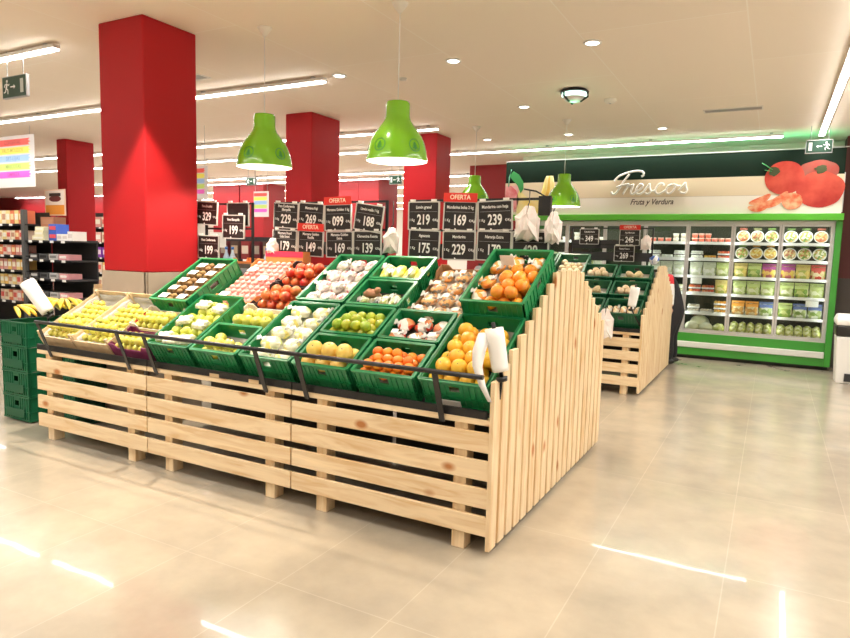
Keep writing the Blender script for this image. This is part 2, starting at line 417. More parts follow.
def pendant(x, y, zb, label, logos=True):
    t = thing('bell_pendant_lamp', label, 'pendant lamp', (x, y, zb), (0, 0, math.atan2(-y, -x) + R(36)), 'green bell pendant lamps')
    ob('lamp_shade', shade_me, t)
    if logos:
        for me in logo_mes: ob('fir_tree_emblem', me, t)
    b = ob('bulb', bulb_me, t)
    MB().cyl((0, 0, .43), (0, 0, CEIL-zb-.03), .004, 6).build('cord', WHITE, t)
    MB().lathe([(.012, CEIL-zb-.07), (.06, CEIL-zb-.005), (.06, CEIL-zb)], 16).build('ceiling_rose', OFFW, t)
    MB().lathe([(.028, .18), (.03, .40)], 12).build('lamp_holder', WHITE, t)
    light('pendant_light', 'SPOT', PEND_W*3, (1, .9, .74), t, (0, 0, .10), None, spot_size=R(150), spot_blend=.3, shadow_soft_size=.08)
pendant(-3.775, 4.14, 2.185, 'green bell lamp hanging beside the nearest red pillar')
pendant(-2.50, 4.15, 2.18, 'green bell lamp hanging in front of the middle of the ceiling, with the clearest emblems')
pendant(-3.82, 8.5, 2.19, 'green bell lamp half hidden behind the price boards, beside the far pillar')
pendant(-2.52, 8.5, 2.17, 'green bell lamp hanging in front of the bananas on the fascia')

# ------------------------------------------------------------------ other ceiling fittings
t = thing('ceiling_projector', 'black and white domed fitting glowing green on the ceiling', 'ceiling fitting', (-2.02, 7.03, CEIL))
MB().lathe([(.13, 0), (.15, -.02), (.15, -.035)], 24).build('base', BLACK, t)
MB().lathe([(.13, -.0351), (.135, -.06), (.12, -.08)], 24).build('light_ring', mat('mint_light', (.65, 1, .85), .4, emit=3), t)
MB().lathe([(.12, -.0801), (.09, -.115), (.03, -.13)], 24).build('dome', WHITE, t)
for a in (0, 120, 240):
    MB().tube([(.15*math.cos(R(a)), .15*math.sin(R(a)), -.03), (.15*math.cos(R(a)), .15*math.sin(R(a)), -.08), (.07*math.cos(R(a)), .07*math.sin(R(a)), -.128)], .012, 6).build('guard_arm', BLACK, t)
light('green_light', 'POINT', 1.2, (.2, 1, .45), t, (0, 0, -.16), shadow_soft_size=.08)
t = thing('smoke_detector', 'small round white smoke detector on the ceiling', 'smoke detector', (-1.76, 7.59, CEIL))
MB().lathe([(.07, 0), (.07, -.02), (.05, -.04), (.02, -.045)], 20).build('housing', OFFW, t)
MB().lathe([(.012, -.0451), (.008, -.052)], 10).build('sensor', GREY, t)
t = thing('ceiling_sensor', 'tiny pale round sensor on the ceiling near the first green lamp', 'sensor', (-3.5, 5.9, CEIL))
MB().lathe([(.04, 0), (.035, -.02), (.01, -.025)], 14).build('sensor_cap', OFFW, t)
def vent(x, y, label, rz=0):
    t = thing('ceiling_vent', label, 'vent', (x, y, CEIL), (0, 0, rz), None)
    m = MB(); m.box(-.32, .32, -.09, -.075, -.012, 0); m.box(-.32, .32, .075, .09, -.012, 0); m.box(-.32, -.305, -.075, .075, -.012, 0); m.box(.305, .32, -.075, .075, -.012, 0)
    m.build('frame', OFFW, t); m = MB()
    for i in range(5): m.box(-.304, .304, -.06+.026*i, -.05+.026*i, -.01, 0)
    m.build('grille', GREY, t)
vent(-5.7, 5.0, 'slim air grille in the ceiling right of the nearest red pillar'); vent(-.55, 8.6, 'slim air grille in the ceiling above the tomatoes')

# exit signs
def exit_sign(loc, wd, h, label, flip=False, ceil_rod=True):
    t = thing('exit_sign', label, 'sign', loc, None, None)
    MB().box(-wd/2-.008, wd/2+.008, .0, .03, -h/2-.008, h/2+.008).build('frame', GREY, t)
    MB().box(-wd/2, wd/2, -.004, -.0005, -h/2, h/2).build('panel', mat('exit_green', (.004, .045, .02), .4), t)
    s = h; d = -1 if flip else 1
    f = lambda x, y, q: Vector((d*x*s, -.0045-q, y*s))
    m = MB()                                                       # running figure
    ox = -wd/2/s + .42
    m.slab([(ox+.07*math.cos(a*math.pi/5), .30+.07*math.sin(a*math.pi/5)) for a in range(10)], f, .002)
    def limb(p, q, r):
        v = Vector(q)-Vector(p); nrm = Vector((-v.y, v.x)).normalized()*r
        m.slab([(p[0]+nrm.x, p[1]+nrm.y), (p[0]-nrm.x, p[1]-nrm.y), (q[0]-nrm.x, q[1]-nrm.y), (q[0]+nrm.x, q[1]+nrm.y)], f, .0018)
    limb((ox, .2), (ox-.08, -.05), .06); limb((ox, .17), (ox+.14, .08), .025); limb((ox+.14, .08), (ox+.2, .16), .022)
    limb((ox-.03, .17), (ox-.18, .14), .025); limb((ox-.18, .14), (ox-.24, .02), .022)
    limb((ox-.07, -.05), (ox+.07, -.14), .033); limb((ox+.07, -.14), (ox+.05, -.33), .028)
    limb((ox-.09, -.05), (ox-.15, -.22), .033); limb((ox-.15, -.22), (ox-.3, -.25), .026)
    m.build('running_figure', TEXTW, t)
    m = MB(); limb((ox+.3, 0), (ox+.62, 0), .03)
    m.slab([(ox+.58, .1), (ox+.58, -.1), (ox+.72, 0)], f, .0018); m.build('arrow', TEXTW, t)
    m = MB(); x = wd/2/s - .3
    m.slab([(x-.13, -.34), (x+.13, -.34), (x+.13, .34), (x-.13, .34)], f, .0018); m.build('door_symbol', mat('pale_print', (.6, .62, .58), .5), t)
    for x in (-wd*.35, wd*.35): MB().cyl((x, .015, h/2+.008), (x, .015, CEIL-loc[2]), .004, 6).build('hanging_rod', GREY, t)
exit_sign((-6.39, 3.62, 2.965), .37, .185, 'dark green exit sign with running figure under the ceiling beside the nearest red pillar')
exit_sign((.42, 10.0, 3.03), .29, .155, 'exit sign with running figure hanging in front of the tomatoes on the fascia', True)
exit_sign((-6.05, 10, 2.79), .24, .14, 'small exit sign far off between two red pillars, left of the far green lamp', True)
exit_sign((-9.48, 10, 2.86), .26, .14, 'small exit sign far off behind the nearest green lamp')
# ------------------------------------------------------------------ the wooden fruit stands
PIT = .4187; TH = R(30.6); CT, ST = math.cos(TH), math.sin(TH)
def pl(s, n=0, dy=0, dz=0): return (2.951+dy + CT*s - ST*n, .709+dz + ST*s + CT*n)     # point on the sloping tray: (y, z)
def end_panel(parent, x, dy, nb, t=.024):
    for k in range(nb):
        y = 2.876 + .1158*k; yc = y+.05
        m_ = yc if yc < 4.135 else 8.27-yc
        z = min(1.425, max(.80, .905 + .56*(m_-2.94)))
        MB().box(x, x+t, y+dy, y+dy+.086, .03, z).build('upright_board', WOODZ, parent, bevel=.003)
    m = MB(); ys = [2.885, 3.5, 4.05, 4.18, 4.70, 5.15]; zs = [.76, 1.08, 1.37, 1.37, 1.08, .76]
    f = lambda y, z, q: Vector((x+.001+q, y+dy, z))
    m.slab([(ys[0], .05)] + list(zip(ys, zs)) + [(ys[-1], .05)], f, .003); m.build('backing_board', WOODZ, parent)
def stand(x0, x1, label, legs, dy=0, back_from=None, z_lift=0, guard=((.95, .2)), back=True, half=False, name='fruit_stand'):
    t = thing(name, label, 'display stand', ((x0+x1)/2, 2.88+dy, 0), group='wooden produce stands'); O = Vector((-(x0+x1)/2, -2.88-dy, 0))
    def B(m, nm, mt, bev=0):
        for v in m.bm.verts: v.co += O
        return m.build(nm, mt, t, bevel=bev)
    for k in range(4):
        z = .102 + .1435*k
        B(MB().box(x0+.004, x1-.004, 2.88+dy, 2.902+dy, z, z+.1015), 'slat', WOODX, .003)
    for x in legs: B(MB().box(x-.037, x+.037, 2.904+dy, 2.99+dy, 0, .668), 'leg', WOODZ, .004)
    B(MB().box(x0+.004, x1-.004, 2.885+dy, 2.99+dy, .669, .699), 'top_rail', WOODX, .003)
    B(MB().box(x0+.01, x1-.01, 3.06+dy, 3.10+dy, .05, .085), 'floor_bar', BLACK)
    # black sloping tray with an upturned lip
    s1 = 1.25 if not half else 1.25
    def tray(a, b, s_end):
        m = MB(); y0, z0 = pl(-.02, -.001, dy); y1, z1 = pl(s_end, -.001, dy); y2, z2 = pl(s_end, -.02, dy); y3, z3 = pl(-.02, -.02, dy)
        m.hexa([(a, y0, z0), (b, y0, z0), (b, y1, z1), (a, y1, z1), (a, y3, z3), (b, y3, z3), (b, y2, z2), (a, y2, z2)])
        m.box(a, b, 2.888+dy, 2.902+dy, .70, .742)
        m.box(a, b, 2.903+dy, y3, min(.6995, z3-.004), z3)
        return m
    m = tray(x0+.002, x1-.026 if x1 > -1.3 else x1-.002, s1) if back_from is None else tray(x0+.002, back_from, .6)
    B(m, 'tray', BLACK)
    if back_from is not None: B(tray(back_from+.001, x1-.002, s1), 'tray', BLACK)
    if back:
        xb = x0 if back_from is None else -4.36
        B(MB().box(xb+.01, x1-.03, 4.08+dy, 4.10+dy, .05, 1.379), 'shade_partition', mat('shade_partition_dark', (.05, .04, .03), .7))  # added dark partition, keeps the inside behind the slats in shade
        for k in range(4):
            z = .102 + .1435*k; B(MB().box(xb+.004, x1-.03, 5.19+dy, 5.21+dy, z, z+.1015), 'slat', WOODX, .003)
        for x in (xb+.2, x1-.2): B(MB().box(x-.043, x+.043, 5.1+dy, 5.186+dy, 0, .668), 'leg', WOODZ, .004)
        m = MB(); ya, za = 4.125+dy, 1.35; yb, zb = 5.18+dy, .74
        m.hexa([(xb+.004, ya, za), (x1-.03, ya, za), (x1-.03, yb, zb), (xb+.004, yb, zb), (xb+.004, ya, za+.02), (x1-.03, ya, za+.02), (x1-.03, yb, zb+.02), (xb+.004, yb, zb+.02)])
        B(m, 'tray', BLACK)
    if guard:
        g0, g1, brs = guard
        m = MB().tube([(g0, 2.775+dy, .935), (g1, 2.775+dy, .935)], .0125, 8)
        r = B(m, 'guard_rail', BLACK)
        for x in brs:
            m = MB(); f = 0.006
            m.hexa([(x-.016, 2.772+dy, .93), (x+.016, 2.772+dy, .93), (x+.016, 2.874+dy, .66), (x-.016, 2.874+dy, .66),
                    (x-.016, 2.772+f+dy, .935), (x+.016, 2.772+f+dy, .935), (x+.016, 2.8785+dy, .665), (x-.016, 2.8785+dy, .665)])
            for v in m.bm.verts: v.co += O
            m.build('bracket', BLACK, r)
    return t, B
st1, B1 = stand(-2.423, -1.167, 'pine fruit stand module ending in the tall slatted end panel, holding oranges', (-1.335, -2.215), guard=(-2.42, -1.17, (-1.43, -2.30)))
st2, B2 = stand(-3.679, -2.425, 'middle pine fruit stand module under the green apples and lettuce bags', (-2.606, -3.495), guard=(-3.67, -2.43, (-2.61, -3.57)))
st3, B3 = stand(-4.935, -3.681, 'pine fruit stand module built around the nearest red pillar, holding pears', (-3.877, -4.815), back_from=-4.10, guard=(-4.75, -3.68, (-3.84, -4.73)))
for x in (-2.72, -3.05): B2(MB().box(x-.04, x+.04, 2.886, 2.90, .7002, .722), 'wooden_wedge', WOODX)
def panel_on(t, x, dy, nb):
    p0 = ob('end_panel', None, t)
    p0.location = (-t.location.x, -t.location.y, 0)
    end_panel(p0, x, dy, nb)
panel_on(st1, -1.1715, 0, 20)
st4, B4 = stand(-2.452, -1.20, 'second pine produce stand with solid end panel in front of the glass cooler', (-1.37, -2.2), dy=4.352, guard=None)
st5, B5 = stand(-3.70, -2.456, 'far pine produce stand module mostly hidden behind the price boards', (-2.6, -3.5), dy=4.352, guard=None)
panel_on(st4, -1.221, 4.352, 20)

# ------------------------------------------------------------------ crates
def crate_mesh(wd, dp, h, name, mt, lip=.016, vents=True):
    """open plastic crate, base centre at the origin, hand holes in all four walls"""
    m = MB(); t = .008; x, y = wd/2, dp/2
    m.box(-x+.012, x-.012, -y+.012, y-.012, 0, .008)
    def wall(L, f):
        hh = min(.06, L*.16); z0, z1 = h*.58, h*.80
        def b(a0, a1, q0, q1, c0, c1): m.hexa([f(a0,q0,c0), f(a1,q0,c0), f(a1,q1,c0), f(a0,q1,c0), f(a0,q0,c1), f(a1,q0,c1), f(a1,q1,c1), f(a0,q1,c1)])
        b(-L, L, 0, t, 0, z0); b(-L, -hh, 0, t, z0, z1); b(hh, L, 0, t, z0, z1); b(-L, L, 0, t, z1, h)
        b(-L, L, -lip*.55, t*1.4, h-.012, h)
        b(-L, L, -.006, 0, 0, .014); b(-L, L, -.005, 0, h*.36, h*.40)
        for s in (-1, 1):
            for k in range(5):
                a = s*(hh+.02 + (L-hh-.03)*k/4); b(a-.003, a+.003, -.005, 0, .014, h-.012)
    wall(x-.010, lambda a, q, c: Vector((a, -y+.010+q, c))); wall(x-.010, lambda a, q, c: Vector((-a, y-.010-q, c)))
    wall(y-.010, lambda a, q, c: Vector((-x+.010+q, -a, c))); wall(y-.010, lambda a, q, c: Vector((x-.010-q, a, c)))
    return m.mesh(name, mt)
CR60 = crate_mesh(.402, .602, .175, 'crate', CRATE); CR30 = crate_mesh(.402, .301, .175, 'crate', CRATE)
liner_cache = {}
def at_slope(x, s, n=0, dy=0, dz=0):
    y, z = pl(s, n, dy, dz); return Matrix.Translation((x, y, z)) @ Matrix.Rotation(TH, 4, 'X')
def colx(i): return -1.1745 - PIT*(i+.5)
def crate(M, me, dp, label, liner=None, lz=.05, lab=False, cat='crate', name='plastic_crate'):
    t = thing(name, label, cat, M=M, group='green plastic produce crates' if me in (CR60, CR30) else None)
    ob('crate_body', me, t)
    if liner:
        k = (dp, lz, liner.name)
        if k not in liner_cache: liner_cache[k] = MB().box(-.186, .186, -dp/2+.02, dp/2-.02, .0082, lz).mesh('liner', liner)
        ob('liner', liner_cache[k], t)
    if lab: MB().box(-.09, .03, -dp/2-.006, -dp/2-.0035, .015, .06).build('label_card', PAPER, t)
    return t
def carton_mesh(wd, dp, h, mi_out, mi_in, notch=True, t=.006):
    """open cardboard fruit tray with raised corners"""
    m = MB(); x, y = wd/2, dp/2
    m.box(-x, x, -y, y, 0, .006)
    def wall(L, f):
        for s, col in ((0, 0),):
            pts = [(-L, 0.006), (L, .006), (L, h), (L*.72, h), (L*.6, h*.72), (-L*.6, h*.72), (-L*.72, h), (-L, h)]
            m.slab(pts, f, t)
    wall(x, lambda a, b, q: Vector((a, -y+q, b))); wall(x, lambda a, b, q: Vector((a, y-q, b)))
    yy = y - t
    wall(yy, lambda a, b, q: Vector((-x+q, a, b))); wall(yy, lambda a, b, q: Vector((x-q, a, b)))
    return m
INK = mat('black_carton', (.03, .018, .018), .55); PURPLE = mat('purple_carton', (.20, .015, .10), .5); WCART = mat('white_carton', (.80, .72, .66), .6); REDC = mat('red_carton', (.62, .06, .04), .55)
ORC = mat('orange_carton', (.75, .26, .07), .6); WOODL = mat('thin_crate_wood', (.74, .56, .34), .65, noise_s=14, noise_a=.08); LINERP = mat('grey_paper_liner', (.55, .52, .46), .7, noise_s=9, noise_a=.08)

# ------------------------------------------------------------------ fruit meshes
def apple_me(name, mt, r, sc=(1, 1, .9)):
    pr = []; n = 10
    for j in range(n+1):
        a = math.pi*j/n; rr = math.sin(a)*(1+.06*math.cos(a)); z = -math.cos(a) * .9
        if j == 0: z = -.74
        if j == n: z = .66
        if j == n-1: z = .82
        pr.append((max(rr, .01)*r, z*r))
    m = MB().lathe(pr, 14); m.mi = 1
    m.tube([(0, 0, .66*r), (.05*r, 0, 1.05*r)], .05*r, 5)
    return m.mesh(name, [mt, mat('fruit_stalk', (.10, .05, .02), .7)])
def round_me(name, mt, r, sc=(1, 1, .95), amp=.02):
    m = MB().ball((0, 0, 0), r, sc, 16, amp=amp, fr=1.6); m.mi = 1
    m.lathe([(.09*r, .955*r*sc[2]), (.05*r, .99*r*sc[2])], 6)
    return m.mesh(name, [mt, mat('fruit_button', (.18, .22, .05), .7)])
def pear_me(name, mt, r):
    pr = [(.05, -.95), (.55, -.85), (.9, -.5), (1, -.05), (.85, .4), (.55, .85), (.38, 1.2), (.22, 1.38), (.04, 1.42)]
    m = MB().lathe([(a*r, b*r) for a, b in pr], 12); m.mi = 1
    m.tube([(0, 0, 1.4*r), (.08*r, 0, 1.75*r)], .05*r, 5)
    return m.mesh(name, [mt, mat('fruit_stalk', (.10, .05, .02), .7)])
def lemon_me(name, mt, r):
    pr = [(.02, -1.35), (.18, -1.25), (.35, -1.08), (.75, -.75), (.98, -.2), (1, .1), (.8, .7), (.4, 1.05), (.16, 1.25), (.02, 1.33)]
    return MB().lathe([(a*r, b*r) for a, b in pr], 12).mesh(name, mt)
def fruit_mat(name, col, var, ns=14, rough=.35, objvar=.012, coat=.25): return mat(name, col, rough, var=var, noise_s=ns, coat=coat, objvar=objvar)
F_GRAPE = fruit_mat('grapefruit_skin', (.86, .46, .03), (.90, .54, .05)); F_ORANGE = fruit_mat('orange_skin', (.90, .29, .015), (.95, .40, .03))
F_MAND = fruit_mat('mandarin_skin', (.88, .21, .01), (.92, .30, .02)); F_POMELO = fruit_mat('pomelo_skin', (.88, .58, .10), (.90, .64, .16))
F_LIME = fruit_mat('green_mandarin_skin', (.62, .58, .03), (.30, .46, .03), 6, objvar=.03); F_APPLE = fruit_mat('golden_apple_skin', (.70, .62, .08), (.62, .60, .11), 8)
F_GRANNY = fruit_mat('green_apple_skin', (.48, .55, .06), (.56, .60, .10), 8); F_RED = fruit_mat('red_apple_skin', (.55, .025, .015), (.70, .17, .04), 7)
F_PEAR = fruit_mat('pear_skin', (.60, .55, .06), (.68, .61, .10), 10, rough=.45); F_KIWI = fruit_mat('kiwi_skin', (.26, .15, .05), (.36, .22, .08), 30, rough=.8, coat=0)
F_BANANA = fruit_mat('banana_skin', (.80, .56, .04), (.86, .64, .08), 9); F_LEMON = fruit_mat('lemon_skin', (.86, .74, .06), (.90, .80, .12), 12)
F_WHITE = fruit_mat('onion_skin', (.80, .72, .52), (.70, .52, .30), 10, rough=.5); F_POTATO = fruit_mat('potato_skin', (.62, .46, .24), (.74, .60, .36), 12, rough=.7, coat=0)
ME_GRAPE = round_me('grapefruit', F_GRAPE, .0435); ME_ORANGE = round_me('orange', F_ORANGE, .040); ME_MAND = round_me('mandarin', F_MAND, .031, (1, 1, .86)); ME_POMELO = round_me('pomelo', F_POMELO, .050)
ME_LIME = round_me('green_mandarin', F_LIME, .034, (1, 1, .9)); ME_APPLE = apple_me('golden_apple', F_APPLE, .040); ME_GRANNY = apple_me('green_apple', F_GRANNY, .041); ME_RED = apple_me('red_apple', F_RED, .041)
ME_PEAR = pear_me('pear', F_PEAR, .027); ME_KIWI = lemon_me('kiwi', F_KIWI, .024); ME_LEMON = lemon_me('lemon', F_LEMON, .027)
ME_SMALLAPPLE = apple_me('small_yellow_apple', F_APPLE, .030); ME_ONION = round_me('onion', F_WHITE, .040, (1, 1, .9)); ME_POTATO = MB().ball((0, 0, 0), .04, (1.35, .9, .8), 12, amp=.2, fr=1.5).mesh('potato', F_POTATO)

def heap(M_, me, d, wd, dp, z0, label, cat, group, n1=99, n2=0, dz=.8, upright=False, jit=.06, start='front', name=None, squash=1.0):
    """a bottom layer of n1 fruit on a hexagonal grid, then n2 more lying in its hollows"""
    M = M_; px, py = d*1.03, d*.90; nx = max(1, int((wd-d)/px)+1); ny = max(1, int((dp-d)/py)+1); k = 0; spots = []
    for j in range(ny):
        off = (j % 2)*px/2
        for i in range(nx - (1 if (off and (nx*px+off > wd)) else 0)):
            spots.append((-(nx-1)*px/2 - (px/4 if nx*px+px/2 <= wd else 0) + i*px + (off if nx*px+px/2 <= wd else off - 0), -dp/2+d/2 + j*py, 0))
    first = spots[:n1]
    second = [(x+px/2, y+py*.35, 1) for x, y, _ in first if x+px/2 < wd/2-d*.45 and y+py*.35 < first[-1][1]][:n2]
    out = []
    for x, y, l in first + second:
        z = z0 + d/2*squash + l*d*dz*squash
        r = (random.uniform(-.5, .5), random.uniform(-.5, .5), random.uniform(0, 6.28)) if not upright else (random.uniform(-.15, .15), random.uniform(-.15, .15), random.uniform(0, 6.28))
        j = 0 if l == 0 else 0
        P = M @ Matrix.Translation((x + random.uniform(-j, j), y, z)) @ Matrix.Rotation(r[2], 4, 'Z') @ Matrix.Rotation(r[0] if not isinstance(upright, float) else upright, 4, 'X') @ Matrix.Rotation(r[1], 4, 'Y')
        o = tag(ob(name or me.name, me, M=P), label, cat, group); out.append(o)
    return out

# produce bags: crumpled film over lumps of fruit, with a gathered top
def bag_me(name, mt, a, b, c, seed, tie=True, lumps=7, lr=.5):
    rnd = random.Random(seed); L = [(rnd.uniform(-.55, .55), rnd.uniform(-.55, .55), rnd.uniform(.55, 1.15)) for _ in range(lumps)]
    m = MB(); rs = []; seg, n = 26, 13
    for j in range(1, n):
        th = math.pi*j/n; ring = []
        for i in range(seg):
            t = 2*math.pi*i/seg; d = Vector((math.sin(th)*math.cos(t), math.sin(th)*math.sin(t), -math.cos(th)))
            k = .82 + .10*noise.noise(d*2.2 + Vector((seed*3.1, 0, 0))) + .10*noise.noise(d*6 + Vector((0, seed*2.3, 0)))
            sq = (abs(d.x)**3 + abs(d.y)**3 + abs(d.z)**3)**(-1/3)
            q = d*k*(.55+.45*sq)
            h = max((max(0, 1-((q.x-lx)**2+(q.y-ly)**2)/(lr*lr)))**.5*lh for lx, ly, lh in L)
            z = q.z*.75 + (.35*h if d.z > 0 else 0)
            ring.append(Vector((max(-1, min(1, q.x))*a, max(-1, min(1, q.y))*b, max(0, .72+z*.85)*c)))
        rs.append(ring)
    m.rings(rs)
    if tie:
        m.mi = 1; e = rnd.choice((-1, 1)); y = rnd.uniform(-.4, .4)*b; rr = []
        for k, (u, r_) in enumerate(((.45, .55), (.6, .22), (.7, .16), (.84, .42), (.92, .55))):
            rr.append([Vector((e*a*u, y + b*r_*math.cos(w)*.8, c*(1.15+.5*u) + .010*math.sin(w)*r_*2 + .006*math.sin(3*w+k))) for w in [2*math.pi*q/10 for q in range(10)]])
        m.rings(rr)
    return m.mesh(name, [mt, mat('bag_plastic', (.86, .85, .82), .3)])
def bags(M_, mes, n, cols, wd, dp, z0, label, cat, group, card=None, hx=.0, step=None):
    M = M_; rows = math.ceil(n/cols); k = 0
    for j in range(rows):
        for i in range(cols):
            if k >= n: return
            x = -wd/2 + wd*(i+.5)/cols; y = -dp/2 + dp*(j+.5)/rows
            P = M @ Matrix.Translation((x, y, z0+.002)) @ Matrix.Rotation(random.choice((0, math.pi)) + random.uniform(-.14, .14), 4, 'Z')
            o = tag(ob(mes[k % len(mes)].name, mes[k % len(mes)], M=P), label, cat, group)
            if card and k % 2 == 0: ob('label_card', card, o)
            k += 1
# ------------------------------------------------------------------ front stand: crates, cartons and what lies in them
LIN_G = mat('grey_tray_liner', (.30, .29, .25), .7); LIN_K = mat('dark_tray_liner', (.05, .05, .04), .7); LIN_W = mat('white_tray_liner', (.75, .74, .70), .7)
card_s = MB().box(-.035, .035, -.025, .025, 0, .002).mesh('label_card', PAPER)
def tilt_card(h): 
    return MB().box(-.022, .022, -.018, .018, h, h+.002).mesh('label_card', PAPER)
# column by column from the slatted end panel
M = at_slope(colx(0), .312); crate(M, CR60, .605, 'green crate of yellow grapefruit in the front row next to the slatted end panel', LIN_G, .078, True)
heap(M, ME_GRAPE, .087, .38, .52, .08, 'yellow grapefruit lying in the front crate next to the slatted end panel', 'grapefruit', 'yellow grapefruit', 24, 13, squash=.98)
M = at_slope(colx(0), .93, .078, dy=-.02); crate(M, CR60, .605, 'raised green crate of oranges in the top row next to the slatted end panel', LIN_G, .08)
MU = at_slope(colx(0), .93, .0); crate(at_slope(colx(0), .945, .0), crate_mesh(.40, .58, .07, 'crate', CRATE), .6, 'shallow green crate under the raised crate of oranges')
Mo = M @ Matrix.Translation((.05, -.04, 0))
heap(Mo, ME_ORANGE, .081, .28, .46, .082, 'orange lying loose in the raised top crate next to the slatted end panel', 'orange', 'loose oranges', 15, 6, squash=.98)
OB = mat_spots('orange_net', [(.85, .30, .03), (.9, .42, .08), (.88, .82, .72), (.85, .25, .02)], 26)
BAGO = [bag_me('bag_of_oranges', OB, .055, .078, .038, s) for s in (1, 2)]
bags(M @ Matrix.Translation((-.135, .0, 0)), BAGO, 3, 1, .12, .5, .083, 'net bag of oranges against the inner side of the raised top crate', 'bag of oranges', 'bags of oranges')
bags(M @ Matrix.Translation((.04, .22, 0)), BAGO, 2, 2, .28, .15, .083, 'net bag of oranges at the back of the raised top crate', 'bag of oranges', 'bags of oranges at the back')
ob('price_card', None)
bpy.data.objects.remove(bpy.data.objects['price_card'])
tag(ob('paper_card', MB().box(-.045, .045, -.001, .001, 0, .07).mesh('paper_card', PAPER), M=M @ Matrix.Translation((-.06, .16, .14))), 'blank white card stuck upright among the oranges in the raised crate', 'card')

M = at_slope(colx(1), .155); crate(M, CR30, .303, 'half-size green crate of mandarins in the front row', LIN_G, .10)
heap(M, ME_MAND, .062, .375, .27, .102, 'small orange mandarin in the front half crate beside the grapefruit', 'mandarin', 'mandarins', 24, 12)
M = at_slope(colx(1), .466); crate(M, CR30, .303, 'half-size green crate of bagged peppers in the second row', LIN_K, .085)
PB = mat_spots('pepper_bag', [(.75, .05, .02), (.85, .80, .74), (.80, .12, .03), (.88, .3, .12), (.86, .84, .8)], 15)
bags(M, [bag_me('bag_of_peppers', PB, .064, .064, .036, s) for s in (3, 4, 5)], 6, 3, .37, .25, .086, 'plastic bag of red peppers in the second-row half crate behind the mandarins', 'bag of peppers', 'bags of red peppers', tilt_card(.075))
M = at_slope(colx(1), .93); t = thing('cardboard_carton', 'open brown cardboard carton full of netted mandarins in the top row', 'carton', M=M)
carton_mesh(.405, .60, .12, 0, 0).build('carton_body', CARD, t); MB().box(-.19, .19, -.29, .29, .0062, .045).build('liner', LIN_W, t)
NB = mat_spots('mandarin_net', [(.86, .45, .16), (.80, .70, .58), (.88, .34, .08), (.84, .78, .70), (.25, .2, .15), (.66, .40, .22)], 44)
bags(M, [bag_me('bag_of_mandarins', NB, .066, .072, .036, s) for s in (6, 7, 8)], 12, 3, .385, .57, .047, 'net bag of mandarins with white label in the brown carton', 'bag of mandarins', 'bags of mandarins', tilt_card(.074))

M = at_slope(colx(2), .155); crate(M, CR30, .303, 'half-size green crate of large pale yellow pomelos in the front row', LIN_G, .07)
heap(M, ME_POMELO, .101, .37, .25, .078, 'large pale yellow citrus fruit in the front half crate below the green mandarins', 'citrus fruit', 'pale yellow citrus', 7, 3)
M = at_slope(colx(2), .466); crate(M, CR30, .303, 'half-size green crate of green-yellow mandarins in the second row', LIN_G, .098)
heap(M, ME_LIME, .067, .372, .26, .10, 'green and yellow mandarin in the second-row half crate', 'mandarin', 'green-yellow mandarins', 18, 6)
M = at_slope(colx(2), .777); crate(M, CR30, .303, 'half-size green crate of mixed green packs and a brown root in the third row', LIN_K, .075)
GB = mat_spots('green_pack', [(.42, .48, .16), (.62, .60, .36), (.30, .36, .10), (.80, .78, .66), (.36, .20, .10)], 26)
bags(M, [bag_me('bag_of_green_produce', GB, .04, .09, .03, s) for s in (9, 10)], 5, 5, .37, .2, .076, 'small netted pack of green produce in the third-row half crate', 'pack of produce', 'green produce packs')
tag(MB().ball((0, 0, .03), .04, (1.6, .8, .7), 12, amp=.5, fr=2.5).ball((.05, .01, .055), .022, (1, 1.2, .9), 10, amp=.3).build('ginger_root', mat('ginger_skin', (.42, .20, .10), .7)), 'knobbly brown root lying on the green packs in the third-row half crate', 'root').matrix_local = M @ Matrix.Translation((-.07, -.02, .137))
M = at_slope(colx(2), 1.088); crate(M, CR30, .303, 'half-size green crate of bagged lemons in the top row', LIN_K, .09)
LB = mat_spots('lemon_bag', [(.86, .78, .06), (.88, .84, .30), (.70, .72, .10), (.90, .88, .62)], 20)
bags(M, [bag_me('bag_of_lemons', LB, .05, .10, .04, s) for s in (11, 12)], 4, 4, .37, .24, .091, 'plastic bag of yellow lemons in the top-row half crate', 'bag of lemons', 'bags of lemons')

M = at_slope(colx(3), .312); crate(M, CR60, .605, 'green crate heaped with pale bagged lettuce in the front row', LIN_W, .09)
SB = mat_spots('lettuce_bag', [(.74, .74, .56), (.60, .66, .32), (.86, .86, .80), (.50, .58, .20), (.80, .78, .62), (.78, .68, .18)], 34)
bags(M, [bag_me('bag_of_lettuce', SB, .088, .060, .05, s, lumps=10) for s in (13, 14, 15)], 10, 2, .37, .56, .092, 'clear plastic bag of pale green lettuce in the long front crate', 'bag of lettuce', 'bags of lettuce')
M = at_slope(colx(3), .935); crate(M, CR60, .605, 'green crate heaped with pink and white bags in the top row', LIN_W, .095)
KB = mat_spots('pink_bag', [(.84, .72, .68), (.70, .22, .24), (.86, .82, .78), (.78, .42, .40), (.60, .62, .44), (.86, .84, .80)], 38)
bags(M, [bag_me('bag_of_garlic', KB, .066, .076, .042, s) for s in (16, 17, 18)], 12, 3, .37, .56, .096, 'pink and white plastic bag of produce in the long top-row crate', 'bag of produce', 'pink and white bags')

